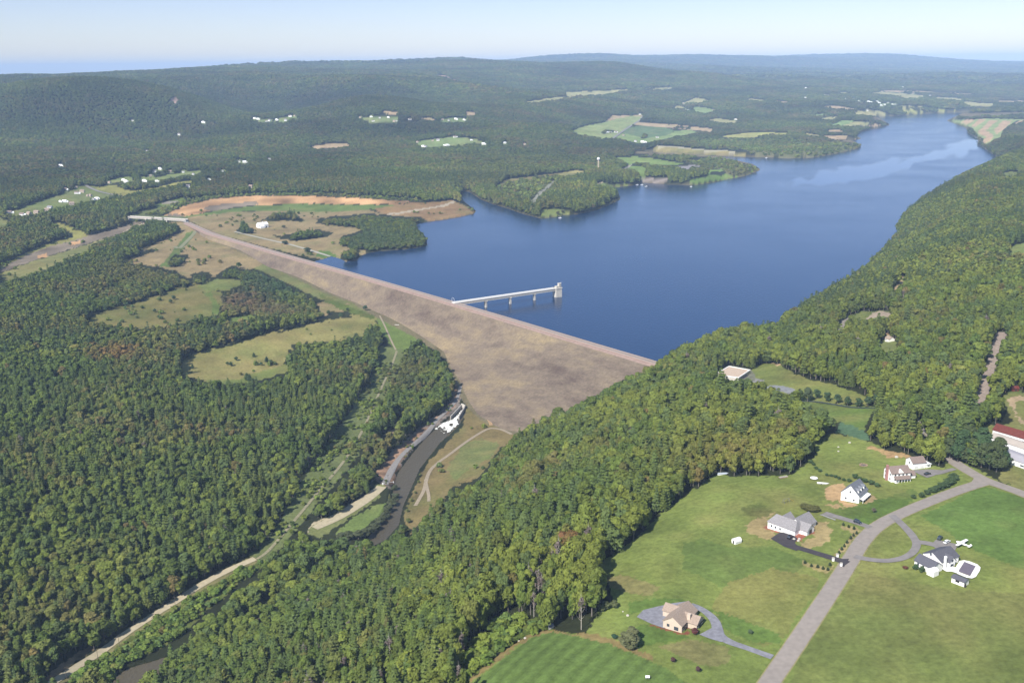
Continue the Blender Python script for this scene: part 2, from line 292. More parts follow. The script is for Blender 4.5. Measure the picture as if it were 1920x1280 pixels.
COV = [  # (kind, colour, outline)
 # village left
 ('grass', GRN, za([(40,470),(130,453),(380,362),(520,318),(660,265),(740,230),(860,240),(1040,300),(1040,330),(880,360),(600,410),(480,440),(340,468),(170,505),(60,500)])),
 ('dry', YEL, za([(860,255),(940,230),(1040,230),(1130,270),(1230,275),(1440,235),(1560,205),(1720,183),(1740,195),(1500,245),(1320,270),(1200,300),(1100,330),(980,300)])),
 ('grass', GRN, za([(1120,150),(1400,160),(1500,135),(1800,90),(1820,108),(1500,170),(1300,198),(1130,195),(950,215),(940,195)])),
 ('grass', GRN, za([(-60,500),(0,520),(100,565),(60,600),(-60,640)])),
 ('grass', LAWN2, za([(1380,405),(1640,335),(1690,370),(1500,410),(1420,435)])),
 ('lot', GRAVEL, za([(1462,392),(1480,372),(1600,366),(1625,382),(1520,398)])),
 ('dry', YEL, za([(440,580),(500,565),(560,570),(770,660),(780,685),(640,730),(440,780),(250,850),(100,920),(-20,1010),(-20,955),(200,850),(420,755),(650,690),(650,655),(520,600)])),
 ('rock', ROCKY, za([(-20,1000),(100,920),(250,850),(440,780),(640,730),(780,685),(920,650),(1040,615),(1200,560),(1290,540),(1320,580),(1150,650),(1040,680),(910,710),(770,760),(560,825),(380,880),(190,945),(-20,1025)])),
 ('scarp', SCARP, za([(330,858),(420,842),(430,868),(350,885)])), ('scarp', SCARP, za([(620,745),(720,728),(730,750),(640,765)])),
 ('lot', PALE, za([(1085,658),(1285,568),(1330,590),(1200,635),(1130,660)])),
 ('dry', C(150,148,92), za([(-20,1030),(190,950),(380,885),(560,830),(770,765),(910,715),(1050,678),(1080,685),(960,730),(840,775),(790,830),(620,900),(400,990),(190,1060),(-20,1100)])),
 ('grass', C(128,135,80), za([(1230,470),(1420,430),(1660,385),(1900,350),(1920,365),(1660,420),(1440,450),(1260,500)])),
 # around the left end of the dam
 ('dry', TAN, [(300,424),(330,405),(400,402),(440,397),(500,396),(560,396),(690,394),(720,401),(775,405),(800,416),(785,425),(690,432),(660,445),(640,462),(700,470),(648,491),(605,487),(560,478),(470,456),(395,434),(352,413)]),
 ('dry', TAN, [(320,412),(352,419),(368,430),(400,442),(430,456),(468,474),(500,492),(470,505),(440,505),(430,512),(400,520),(350,520),(330,508),(300,500),(240,494),(228,490),(262,468),(300,450),(335,428)]),
 ('scarp', SCARP, [(300,408),(330,392),(360,381),(385,374),(420,370),(480,367),(530,366),(590,368),(640,370),(700,373),(760,376),(778,380),(740,384),(690,383),(640,383),(600,382),(560,381),(520,383),(480,385),(440,388),(400,394),(370,402),(335,408)]),
 ('rock', ROCKY, [(300,405),(330,400),(345,404),(340,410),(310,412)]),
 ('rock', ROCKY, [(380,392),(390,387),(420,382),(480,378),(485,384),(440,389),(400,396)]),
 ('scrub', C(96,100,70), [(250,413),(300,395),(340,378),(380,370),(420,367),(480,363),(600,363),(700,368),(790,374),(790,378),(700,373),(600,367),(480,367),(400,372),(350,385),(300,405),(255,416)]),
 ('grass', C(120,142,72), [(340,407),(400,396),(440,390),(480,386),(520,384),(560,382),(640,384),(690,384),(745,385),(700,392),(640,397),(560,397),(500,395),(440,397),(400,402),(350,408)]),
 ('dry', C(168,135,95), [(700,392),(745,384),(778,380),(820,378),(850,376),(870,384),(890,395),(893,399),(860,408),(820,413),(800,417),(770,406),(720,402)]),
 ('track', PALE, [(715,402),(760,396),(830,384),(850,376),(853,378),(835,387),(762,399),(722,405)]),
 ('grass', C(112,140,66), [(600,470),(620,472),(640,484),(622,481),(608,485),(590,480)]),
 ('grass', C(112,132,70), [(300,500),(320,476),(352,436),(362,432),(366,440),(330,482),(322,500)]),
 # fields below the dam
 ('dry', C(138,132,78), zg([(500,340),(640,290),(830,240),(960,190),(1200,130),(1340,130),(1350,160),(1240,190),(1220,330),(1000,370),(900,400),(780,410),(600,385),(520,365)])),
 ('grass', C(134,140,80), zg([(1100,165),(1200,130),(1340,130),(1350,165),(1240,190),(1150,200)])),
 ('grass', C(120,138,68), zg([(1130,200),(1180,200),(1225,270),(1220,330),(1180,320),(1190,260)])),
 ('grass', C(120,138,68), zg([(1250,345),(1400,330),(1450,345),(1300,375)])),
 ('dry', C(160,154,94), zg([(1040,560),(1170,520),(1300,490),(1500,430),(1700,390),(1910,342),(2090,315),(2120,350),(2030,440),(1905,470),(1750,480),(1640,490),(1600,560),(1600,600),(1560,650),(1440,690),(1300,712),(1160,700),(1080,680),(1010,655)])),
 ('grass', C(134,144,78), zg([(1150,690),(1300,690),(1500,630),(1600,600),(1620,640),(1500,680),(1380,712),(1180,712)])),
 ('grass', C(126,146,76), [(706,588),(722,592),(778,632),(782,640),(752,660),(738,655),(712,618)]),
 ('dry', TAN, [(592,570),(620,563),(655,572),(645,580),(605,590)]),
 ('grass', C(108,122,60), [(592,548),(640,568),(700,592),(705,600),(660,588),(610,566)]),
 # outlet and river banks
 ('dry', C(146,130,86), [(876,764),(905,775),(925,795),(965,814),(972,822),(945,835),(915,870),(893,898),(850,912),(835,935),(812,950),(785,985),(768,1000),(757,968),(770,930),(788,890),(803,868),(828,840),(846,822),(864,802)]),
 ('grass', C(134,138,84), [(868,830),(900,822),(940,832),(915,862),(880,880),(850,900),(838,880)]),
 ('rock', C(150,138,128), [(860,705),(868,742),(862,762),(840,780),(815,800),(790,820),(768,848),(748,878),(735,915),(716,912),(712,880),(728,850),(760,822),(800,790),(838,762),(852,735)]),
 ('scarp', C(172,140,115), [(700,892),(722,862),(760,828),(792,802),(805,800),(770,838),(748,872),(738,905),(716,912)]),
 ('scarp', C(172,140,115), [(858,700),(866,742),(850,765),(815,792),(800,800),(838,764),(853,735)]),
 ('grass', C(124,142,78), [(630,1000),(660,972),(705,945),(722,945),(720,960),(690,985),(660,1005),(635,1012)]),
 ('scarp', C(180,158,125), zh([(560,520),(700,400),(710,420),(590,540)])),
 ('path', C(118,130,78), [(716,648),(754,655),(752,674),(730,718),(708,754),(676,795),(650,826),(628,856),(600,905),(570,946),(540,990),(520,1026),(496,1028),(532,962),(566,900),(592,860),(614,830),(647,785),(682,730),(704,690)]),
 ('rock', C(160,150,125), zh([(320,645),(370,630),(352,690),(285,780),(215,832),(145,900),(45,1015),(0,1050),(-10,1005),(108,865),(150,830),(218,765),(260,725)])),
 ('rock', C(170,155,120), zh([(550,230),(565,250),(545,290),(530,290)])),
 # dirt road bottom left and verge
 ('verge', C(150,144,98), [(86,1290),(140,1246),(186,1216),(240,1178),(288,1146),(330,1120),(372,1092),(420,1066),(462,1046),(480,1042),(484,1052),(468,1060),(428,1078),(380,1104),(340,1132),(300,1158),(250,1192),(200,1228),(150,1258),(120,1290)]),
 ('road', C(215,200,168), [(575,1000),(585,980),(632,962),(690,926),(714,908),(718,916),(704,930),(650,968),(620,985),(600,1000)]),
 ('scrubgrass', C(104,118,58), [(120,1290),(150,1258),(200,1228),(250,1192),(300,1158),(340,1132),(380,1104),(428,1078),(468,1060),(500,1045),(500,1060),(450,1090),(420,1120),(380,1150),(340,1190),(300,1215),(240,1240),(200,1270),(170,1300)]),
 ('rock', C(150,130,100), [(110,1245),(175,1205),(180,1212),(140,1240),(95,1275),(80,1275)]),
 # plateau with the houses
 ('grass', LAWN, [(885,1300),(880,1280),(905,1250),(960,1216),(1000,1190),(1030,1178),(1060,1184),(1095,1188),(1112,1165),(1125,1140),(1150,1125),(1146,1100),(1138,1078),(1120,1070),(1132,1050),(1160,1030),(1200,1003),(1240,962),(1280,932),(1320,905),(1345,889),(1390,893),(1450,893),(1485,888),(1510,870),(1530,852),(1526,828),(1560,812),(1600,818),(1640,832),(1668,846),(1700,856),(1740,868),(1775,878),(1770,862),(1782,852),(1810,868),(1850,890),(1980,950),(1980,1300)]),
 ('grass', C(146,148,88), [(1826,822),(1850,795),(1880,798),(1900,790),(1890,775),(1880,745),(1895,735),(1980,735),(1980,960),(1920,925),(1870,895),(1885,870),(1840,840)]),
 ('rough', C(108,125,56), zp([(90,1010),(160,900),(300,760),(380,640),(480,590),(620,610),(760,660),(900,700),(860,730),(700,800),(500,880),(300,1060),(200,1160),(60,1230),(60,1100)])),
 ('mown', C(112,136,70), zp([(930,755),(1100,790),(1200,820),(1500,880),(1700,960),(1920,1060),(2080,1130),(2300,1300),(100,1300),(300,1150),(420,1050),(560,950),(680,860),(800,800)])),
 ('worn', C(158,140,92), zp([(690,800),(860,750),(940,745),(1150,790),(1250,775),(1400,800),(1600,860),(1800,950),(1950,1010),(1950,1060),(1700,960),(1500,885),(1200,815),(940,765),(860,775),(720,825),(560,930),(300,1130),(100,1290),(60,1280),(250,1120),(500,910)])),
 ('dark', C(116,144,72), zj([(1330,350),(1640,195),(1720,190),(1905,255),(2100,340),(2100,760),(1905,650),(1640,540),(1480,440)])),
 ('grass', C(133,142,78), zj([(1000,660),(1200,700),(1500,760),(1905,780),(2100,780),(2100,1400),(560,1400),(640,1150),(800,900)])),
 ('grass', C(120,140,72), zj([(0,500),(100,470),(260,520),(500,520),(700,600),(600,700),(400,760),(200,740),(0,640)])),
 ('grass', C(148,148,84), zj([(150,870),(250,720),(500,640),(760,690),(760,760),(640,900),(560,1040),(460,1080),(300,980)])),
 ('grass', C(112,138,66), zj([(60,845),(200,880),(420,960),(540,1010),(560,1060),(400,1050),(230,980),(200,900)])),
 ('grass', C(158,150,98), zq([(750,820),(1000,800),(1250,850),(1500,900),(1500,1100),(1300,1200),(1000,1150),(700,1000),(420,880)])),
 ('grass', C(160,152,98), zo([(1480,680),(1600,680),(1780,740),(1740,790),(1600,780),(1500,740)])),
 ('grass', C(112,138,66), zq([(0,800),(120,560),(400,600),(800,700),(900,750),(700,820),(300,860),(100,900)])),
 ('grass', C(112,138,66), zq([(0,240),(200,190),(500,160),(900,190),(950,260),(700,220),(400,300),(150,360),(0,400)])),
 ('straw', C(196,176,125), zk([(780,700),(860,610),(960,620),(1020,720),(1000,850),(850,930),(700,960),(640,880),(820,800)])),
 ('straw', C(190,170,120), zk([(200,830),(0,740),(0,660),(140,560),(340,500),(250,600),(250,680),(350,760),(290,840)])),
 ('grass', C(112,128,66), zk([(-80,480),(120,400),(300,480),(240,580),(60,560)])),
 ('straw', C(222,186,138), zk([(920,260),(1020,180),(1180,150),(1190,220),(1130,300),(1200,380),(1330,420),(1350,470),(1250,480),(1100,380),(960,380)])),
 ('straw', C(200,172,125), zk([(920,420),(1100,420),(1200,480),(1100,490)])),
 ('straw', C(205,180,135), zk([(1480,310),(1560,340),(1580,370),(1480,380),(1440,440),(1400,430)])),
 ('grass', C(112,138,66), zk([(1330,440),(1900,260),(2000,240),(2060,280),(1820,540),(1500,690),(1250,600),(1100,560),(900,500),(1000,480)])),
 ('mulch', C(190,125,105), zk([(190,680),(250,650),(260,700),(420,745),(400,765),(300,740),(210,710)])),
 ('mulch', C(190,120,100), zk([(540,800),(700,600),(740,640),(820,760),(700,800),(640,870),(560,860)])),
 ('straw', C(185,170,115), zk([(650,1080),(700,1100),(1000,1190),(1060,1140),(1010,1230),(900,1240),(700,1150)])),
 ('straw', C(188,170,120), zk([(1120,660),(1380,720),(1340,760),(1110,1050),(1060,1030),(1280,760),(1130,690)])),
 ('mulch', C(165,100,80), zq([(310,550),(500,600),(780,680),(940,680),(950,715),(760,705),(480,630),(310,575)])),
 ('mulch', C(178,120,100), zq([(950,450),(1030,480),(1000,580),(880,640),(830,620),(930,560)])),
 ('straw', C(200,165,120), zl([(1110,1105),(1180,1090),(1215,1120),(1190,1130),(1140,1125)])),
 ('straw', C(200,168,120), zl([(1020,1070),(1060,1060),(1300,1120),(1260,1130),(1180,1110)])),
 ('gravel', C(205,180,145), [(1888,748),(1900,744),(1925,742),(1980,742),(1980,748),(1905,752),(1900,762),(1908,780),(1925,790),(1980,815),(1980,822),(1915,792),(1900,772),(1893,754)]),
 # museum lawns and clearings on the ridge
 ('grass', C(140,148,80), zi([(380,270),(490,195),(620,112),(800,120),(870,185),(1090,282),(1280,315),(1500,385),(1740,475),(1800,520),(1760,560),(1040,530),(1050,440),(1020,400),(960,420),(900,440),(660,400),(560,330),(530,300),(400,310)])),
 ('grass', C(112,136,66), zi([(1040,520),(1200,540),(1780,575),(1800,620),(1720,760),(1700,835),(1560,780),(1430,740),(1330,690),(1250,620),(1080,600),(1030,560)])),
 ('crop', C(98,128,96), zi([(1450,745),(1560,780),(1700,835),(1770,940),(1640,930),(1480,860),(1400,850)])),
 ('lot', C(168,165,160), zi([(520,270),(560,275),(640,300),(600,330),(520,345),(470,310)])),
 ('lot', C(160,162,165), zi([(660,370),(710,350),(850,360),(960,390),(960,420),(900,440),(840,420),(700,395)])),
 ('scarp', C(195,165,130), zi([(700,118),(800,120),(840,145),(790,140)])),
 ('grass', C(120,132,70), zl([(900,345),(1000,310),(1180,300),(1160,340),(1030,360),(940,370)])),
 ('gravel', C(188,170,150), zl([(1018,355),(1060,315),(1130,305),(1168,325),(1150,348),(1120,330),(1060,345)])),
 ('road', C(168,160,150), zl([(908,330),(945,330),(920,400),(890,455),(862,430),(880,370)])),
 ('road', C(185,168,155), zl([(1745,425),(1815,420),(1806,450),(1785,490),(1762,570),(1735,670),(1705,765),(1672,845),(1622,838),(1636,750),(1684,635),(1720,515)])),
 ('road', C(172,165,160), zl([(1290,888),(1312,898),(1348,958),(1374,1002),(1355,1007),(1318,957),(1286,915)])),
 ('scarp', C(215,170,135), zl([(1125,430),(1148,430),(1150,480),(1130,490)])), ('scarp', C(215,170,135), zl([(1155,500),(1180,500),(1180,525),(1160,520)])),
 ('gravel', C(205,180,140), zl([(1205,115),(1250,115),(1240,145),(1190,190),(1160,215),(1180,170),(1210,145)])),
 ('grass', C(132,150,84), zl([(1815,1170-1000),(1850,1125-1000),(1920,1110-1000),(1920,1195-1000),(1820,1180-1000)]) if 0 else [(1889,474),(1900,460),(1925,455),(1990,455),(1990,476),(1925,478),(1895,477)]),
 ('grass', C(140,150,90), [(1878,326),(1892,322),(1912,323),(1905,333),(1885,331)]),
 # far fields
 ('dry', FIELD, zc([(270,110),(640,98),(840,82),(850,100),(740,120),(600,142),(420,155),(320,162),(200,180),(-60,205),(-60,195),(200,155),(320,152)])),
 ('dry', FIELD, zc([(870,72),(1250,68),(1240,90),(1100,100),(980,108),(1020,95),(1150,82)])),
 ('dry', FIELDB, zc([(650,375),(700,320),(990,318),(960,370),(860,400),(760,395)])),
 ('grass', C(150,162,100), zc([(345,465),(430,420),(560,395),(650,375),(830,330),(990,325),(960,370),(860,420),(720,525),(640,530),(520,510),(400,490)])),
 ('dry', FIELDB, zc([(920,378),(1100,390),(1400,415),(1620,440),(1600,465),(1400,450),(1200,430),(960,412),(900,405)])),
 ('grass', C(100,125,80), zc([(850,430),(960,412),(1200,430),(1265,460),(1200,500),(1000,525),(900,500),(800,480)])),
 ('grass', C(140,160,95), zc([(740,520),(800,480),(900,500),(1000,525),(1200,500),(1270,460),(1420,450),(1480,475),(1300,510),(1100,545),(1000,570),(900,560)])),
 ('dry', FIELD, zc([(1360,205),(1460,160),(1600,185),(1500,210),(1400,215)])), ('dry', FIELD, zc([(1245,255),(1300,230),(1350,240),(1340,260)])),
 ('grass', C(140,160,100), zc([(1432,265),(1450,240),(1620,262),(1630,290),(1540,300),(1450,292)])),
 ('dry', FIELD, zc([(1580,362),(1660,347),(1830,375),(1820,388),(1680,385)])),
 ('dry', FIELD, zc([(1690,508),(1780,495),(1940,482),(1940,492),(1800,515)])),
 ('dry', YEL, zd([(160,328),(300,308),(420,302),(550,308),(540,318),(420,320),(330,338),(230,335)])),
 ('dry', FIELD, zd([(300,115),(340,108),(425,120),(410,126)])), ('dry', FIELDB, zd([(470,120),(560,128),(540,134),(480,128)])),
 ('dry', FIELDB, zd([(755,155),(830,150),(950,168),(945,180),(860,170),(780,165)])), ('dry', FIELD, zd([(930,195),(960,178),(1050,178),(1160,205),(1050,208),(970,205)])),
 ('grass', C(140,165,100), zd([(800,262),(860,235),(930,235),(920,250),(860,265)])), ('dry', FIELD, zd([(870,265),(940,240),(1030,248),(1010,268)])), ('dry', FIELDB, zd([(1010,272),(1060,252),(1095,262),(1050,278)])),
 ('dry', FIELD, zd([(640,320),(660,310),(740,322),(730,328)])), ('dry', FIELDB, zd([(750,325),(880,322),(950,340),(900,348),(820,345)])), ('dry', FIELDB, zd([(765,295),(830,288),(880,295),(850,305)])),
 ('dry', FIELD, zd([(730,225),(800,215),(840,212),(810,232)])), ('grass', C(140,160,100), zd([(700,198),(760,195),(770,205),(710,208)])),
 ('dry', FIELD, zd([(1020,80),(1090,70),(1140,72),(1340,90),(1340,105),(1240,110),(1150,92)])), ('dry', FIELDB, zd([(1100,62),(1260,62),(1620,82),(1610,88),(1300,72),(1120,70)])),
 ('dry', FIELD, zd([(1340,95),(1560,108),(1560,125),(1430,115)])), ('dry', FIELD, zd([(1560,125),(1750,135),(1740,152),(1640,155),(1580,140)])), ('dry', FIELD, zd([(1180,150),(1350,152),(1370,162),(1200,160)])),
 ('dry', YEL, zd([(1200,170),(1330,180),(1330,195),(1240,195)])), ('dry', YEL, zd([(1420,172),(1620,175),(1610,185),(1430,188)])), ('dry', FIELDB, zd([(1760,120),(2100,125),(2100,138),(1770,135)])),
 ('dry', FIELD, zd([(840,78),(880,70),(920,82),(880,85)])),
 ('crop', C(150,165,105), zd([(1480,235),(1600,230),(1700,222),(1960,232),(1960,240),(1880,235),(1800,290),(1790,330),(1740,350),(1700,375),(1690,350),(1650,320),(1610,275)])),
 ('crop', C(195,165,130), zd([(1610,272),(1660,228),(1700,230),(1640,275)])), ('crop', C(195,165,130), zd([(1655,300),(1720,235),(1770,235),(1700,290),(1745,325),(1730,350),(1690,372),(1680,350),(1700,330),(1660,315)])),
 ('crop', C(195,165,130), zd([(1745,290),(1800,236),(1850,236),(1800,290),(1760,318)])), ('crop', C(195,165,130), zd([(1550,245),(1590,230),(1640,228),(1620,245),(1590,258)])), ('crop', C(195,165,130), zd([(1865,262),(1890,235),(1920,236),(1900,250)])),
 ('dry', FIELDB, zm([(530,350),(660,328),(770,328),(800,345),(700,358),(560,368)])), ('dry', FIELDB, zm([(1600,112),(1662,112),(1662,138),(1605,135)])), ('dry', FIELDB, zm([(1000,112),(1060,105),(1150,118),(1090,128)])), ('dry', FIELDB, zm([(1280,150),(1340,150),(1400,165),(1360,168)])),
 ('grass', C(128,145,90), zm([(880,160),(960,135),(1130,140),(1130,190),(960,190)])), ('grass', C(128,145,90), zm([(1420,165),(1500,150),(1610,155),(1610,178),(1440,180)])), ('grass', C(128,145,90), zm([(1250,315),(1480,285),(1660,295),(1730,325),(1560,340),(1460,350),(1300,362)])), ('grass', C(128,145,90), zm([(130,170),(300,160),(430,130),(430,150),(350,175),(220,185)])),
 ('scarp', C(190,160,140), zr([(530,182),(570,182),(620,205),(665,222),(650,226),(600,205)])), ('scarp', C(190,160,145), [(318,189),(328,182),(336,188),(330,194)]),
 # peninsula and beach side
 ('dry', C(160,152,98), zf([(590,208),(700,190),(750,192),(760,205),(640,225),(600,222)])),
 ('dry', C(150,142,95), zf([(285,245),(440,225),(600,205),(610,212),(450,235),(310,256),(230,300),(220,298),(240,275)])),
 ('lot', C(165,165,150), zf([(435,375),(490,310),(560,255),(582,250),(575,265),(520,310),(470,365),(455,390),(440,388)])),
 ('scrub', C(104,112,66), zf([(285,262),(430,238),(590,222),(580,245),(520,290),(440,350),(400,370),(340,345),(270,310),(230,305)])),
 ('grass', C(140,152,85), zf([(497,460),(495,428),(580,420),(690,435),(660,455),(560,465),(510,472)])),
 ('dry', C(160,150,105), zf([(900,382),(960,355),(985,352),(975,365),(915,388)])),
 ('grass', C(128,152,78), zf([(930,115),(1060,108),(1200,125),(1350,150),(1300,160),(1180,158),(1100,160),(1130,190),(1130,230),(1090,235),(1070,200),(1010,180),(1030,160),(980,130)])),
 ('grass', C(128,148,76), zf([(830,275),(870,262),(900,275),(1000,272),(1040,278),(1000,290),(900,295)])),
 ('lot', C(170,158,150), zf([(1090,262),(1120,232),(1260,238),(1260,268),(1150,264)])),
 ('lot', C(150,145,145), zf([(1290,172),(1400,158),(1450,165),(1390,200),(1330,185)])),
 ('grass', C(122,152,74), zf([(1330,270),(1360,240),(1490,225),(1500,190),(1585,182),(1590,210),(1680,228),(1660,240),(1500,258),(1380,275)])),
 ('track', PALE, zf([(820,272),(860,258),(868,262),(830,277)])), ('track', GRAVEL, zf([(970,185),(1040,152),(1050,158),(980,195)])),
 ('dry', C(150,140,88), zf([(1180,45),(1290,50),(1420,66),(1650,78),(1720,88),(1720,105),(1600,110),(1400,98),(1200,90),(1160,70)])),
 ('track', C(185,178,150), zf([(1185,40),(1290,46),(1420,62),(1660,76),(1660,82),(1420,68),(1290,54),(1190,48)])),
 ('beach', C(205,188,165), zf([(1790,100),(1810,92),(1920,92),(2010,100),(1990,106),(1880,104)])),
 ('scrub', C(112,112,72), zf([(1350,140),(1500,118),(1640,128),(1700,155),(1810,185),(1770,210),(1690,225),(1600,210),(1590,180),(1500,185),(1440,160)])),
 ('scrub', C(106,112,72), zd([(30,385),(250,395),(420,440),(560,455),(700,445),(850,420),(960,395),(970,380),(800,360),(600,350),(300,345),(100,340),(20,360)])),
 ('grass', C(130,150,80), zf([(930,118),(940,112),(950,118),(940,122)])),
]
WOODS = [  # woods standing inside the clearings above
 zb([(480,410),(560,330),(650,380),(660,420),(570,425)]), zb([(720,300),(800,255),(1000,228),(1110,300),(1100,312),(900,305),(790,310)]),
 zb([(1210,330),(1230,290),(1400,262),(1700,240),(1920,262),(2130,270),(2220,295),(2200,330),(2120,340),(2180,400),(2220,450),(2200,510),(2100,530),(1900,560),(1700,600),(1500,530),(1420,520),(1440,440),(1600,400),(1640,380),(1400,350)]),
 zb([(800,430),(900,440),(1240,380),(1300,400),(1380,420),(1300,450),(1180,470),(1000,490),(900,470)]),
 zb([(1430,650),(1440,590),(1560,545),(1605,600),(1600,640),(1500,668)]),
 za([(790,830),(830,780),(960,720),(1100,670),(1200,610),(1330,590),(1480,560),(1600,600),(1630,650),(1500,710),(1380,760),(1260,800),(1100,850),(1400,800),(1410,820),(1300,860),(1150,890),(1000,900),(850,960),(700,900)]),
 za([(920,360),(1040,310),(1150,370),(1060,400),(960,400)]), za([(1500,920),(1570,850),(1690,850),(1700,880),(1600,960),(1540,965)]),
 zg([(1205,110),(1290,50),(1380,75),(1330,120),(1240,120)]), zg([(1060,100),(1160,85),(1190,120),(1080,150)]),
 zc([(610,480),(640,450),(720,450),(720,470),(650,480)]), zc([(975,520),(985,490),(1020,490),(1020,525)]), zc([(1280,430),(1300,415),(1410,425),(1410,442),(1300,442)]),
 zd([(1560,122),(1600,105),(1770,118),(1760,135),(1640,132)]), zf([(1030,160),(1060,140),(1150,150),(1150,162),(1060,168)]), zf([(1120,230),(1120,190),(1170,160),(1290,170),(1350,190),(1360,230),(1400,170),(1480,170),(1490,220),(1400,245),(1380,270),(1300,275),(1255,270),(1255,238)]),
 zf([(1500,215),(1520,195),(1585,200),(1580,225)]), zf([(920,200),(1000,185),(1080,215),(1100,240),(1060,262),(1000,270),(900,262)]),
 za([(1110,240),(1150,200),(1290,200),(1400,210),(1490,215),(1480,235),(1280,262),(1160,265)]),
 za([(1190,190),(1200,150),(1260,160),(1270,200)]),
]

HOUSES = [  # hamlets: (label of the group, kind words, [(photo x, photo y, width m, roof)])
 ('hamlet lawn left of the spillway', za([(85,480),(200,500),(262,492),(330,482),(425,458),(450,440),(545,380),(582,380),(645,404),(690,305),(740,293),(790,328),(815,328),(845,362),(872,357)])),
 ('tree-lined village lane above the hamlet lawn', za([(590,272),(685,252),(985,210),(1110,187),(1135,203),(1300,197),(1355,148),(1390,112),(1410,197),(1535,112),(1650,114),(1740,132)])),
 ('woods on the left hillside', T(2.977,0,80,[(340,692),(740,438),(820,608),(1000,516),(1133,448),(1335,668),(1365,672)])),
 ('pale cluster on the hillside at upper left', T(2.977,0,80,[(1420,426),(1440,430),(1487,441),(1505,438),(1545,434),(1595,437),(1618,414),(1645,412)])),
 ('wooded hillside settlement left of centre', zr([(105,420),(165,417),(175,440),(215,422),(262,420),(295,442),(308,440),(380,432)])),
 ('small hillside group right of the settlement', zr([(565,433),(600,437),(638,430),(685,434)])),
 ('clearing above the wooded peninsula', zr([(425,558),(455,582),(470,584),(510,550),(540,548),(575,576),(590,577),(633,530),(725,547),(792,569),(912,563),(1022,571)])),
 ('farm fields beyond the inlet', zc([(650,474),(668,474),(692,470),(740,475),(812,502),(957,314),(1112,520),(920,557),(980,564),(1003,564)])),
 ('small fields on the far ridge above the lake', zc([(1215,80),(1352,217),(1357,264),(1390,279),(1622,277),(1820,360)])),
 ('white village above the far end of the lake', zd([(885,112),(930,113),(960,124),(980,137),(1015,129),(1032,132),(1066,129),(1078,136),(1090,150),(1110,146),(1130,135),(1155,144),(1172,144),(1010,179)])),
 ('low woods right of the left hamlet', T(1,0,0,[(392,338),(418,322),(352,352),(300,318),(470,352),(505,300)])),
 ('fields left of the far village', zd([(565,158),(652,49),(650,106),(765,89),(782,91),(245,233),(664,376)])),
 ('plain beyond the far end of the lake', zd([(1095,71),(1215,43),(1275,83),(1375,93),(1520,16),(1548,19),(1600,26),(1710,13),(1800,39),(1850,13),(1900,11)])),
]
COV.insert(0, ('grass', C(132,138,84), [(400,446),(470,476),(500,489),(560,520),(600,538),(660,562),(700,582),(722,594),(715,606),(690,596),(640,578),(590,556),(540,532),(490,508),(440,488)]))
TRACK_PX = [(744,658),(736,682),(722,712),(706,748),(690,786),(670,826),(650,858),(628,886),(603,914),(582,940),(560,966),(540,990),(520,1014),(500,1036),(482,1048)]
_t = np.array(TRACK_PX, float); COV.append(('path', C(126,136,84), [tuple(q) for q in _t + (-15, -7)] + [tuple(q) for q in (_t + (13, 6))[::-1]]))
COV.append(('verge', C(134,140,88), [(575,1000),(590,982),(632,960),(690,924),(716,905),(722,916),(704,936),(655,972),(625,992),(600,1008)]))
_hr = random.Random(5)
HL = []
for gname, pts in HOUSES:
    for a, b_ in sorted(pts):
        big = 9.5 if b_ > 300 else 10 if b_ > 200 else 11
        HL.append((gname, a, b_, big * _hr.uniform(.75, 1.25)))
        wp = {True: 6.5, False: 4.5}[b_ > 300] if b_ > 190 else 3.2
        COV.append(('yard', C(128,140,88), [(a - wp, b_ + .5), (a - wp * .7, b_ - wp * .62), (a, b_ - wp * .75), (a + wp * .7, b_ - wp * .62), (a + wp, b_ + .5), (a, b_ + wp * .35)]))
COV.append(('water', C(140,130,100), [(352,417),(470,459),(700,524),(855,569),(1000,612),(1120,648),(1226,680),(1150,716),(1090,748),(1040,775),(966,816),(905,790),(878,765),(862,742),(853,715),(836,676),(822,662),(770,628),(707,596),(660,568),(604,547),(560,525),(500,496),(425,462),(382,441)]))
_vis = LAKE_PX[:-21] + [(1870,296),(1840,305),(1800,322),(1760,345),(1720,368),(1690,392),(1675,410),(1665,440),(1640,470),(1610,500),(1560,530),(1500,560),(1475,580),(1462,600),(1440,608),(1380,612),(1300,638),(1260,658),(1228,678),(1120,640),(1000,604),(855,562),(700,518)]
_k = [i for i, q in enumerate(LAKE_PX) if q == (1850, 281)][0]; _vis = LAKE_PX[:_k + 1] + _vis[-23:]
COV.append(('water', C(120,110,84), _vis))
COV.append(('water', C(110,100,76), [(866,764),(846,782),(826,797),(806,813),(788,832),(765,860),(746,886),(738,910),(735,945),(724,968),(700,995),(692,1008),(715,1006),(742,985),(754,950),(774,905),(785,880),(802,860),(825,830),(843,814),(860,798),(874,772)]))
COV.append(('water', C(110,100,76), [(215,1285),(225,1266),(260,1248),(300,1240),(300,1256),(280,1270),(262,1288)]))
COV.append(('yard', C(140,145,90), [(1118,302),(1126,302),(1127,315),(1117,315)]))
COV.append(('roof', C(120,130,90), [(240,402),(350,407),(350,415),(240,413)]))
COV.append(('roof', C(140,140,120), zi([(100,245),(265,138),(500,185),(545,240),(535,305),(420,312)])))
COV.append(('yard', C(140,150,88), [(1655,640),(1662,626),(1678,640),(1685,655),(1665,660),(1640,656),(1640,650)]))
COV.append(('grass', C(128,140,80), [(1893,736),(1900,724),(1912,724),(1920,738)]))
X0, Y0, RW, RH = -160, 60, 2240, 1290
SC = 1
_gx, _gy = np.meshgrid(np.arange(RW) + X0 + .5, np.arange(RH) + Y0 + .5)
COVER = np.zeros((RH, RW), np.int16)
def wob(a, b, s, m): return a + m * vnoise(a * 1.3 + b * .7, b * 2.1 - a * .4, s)
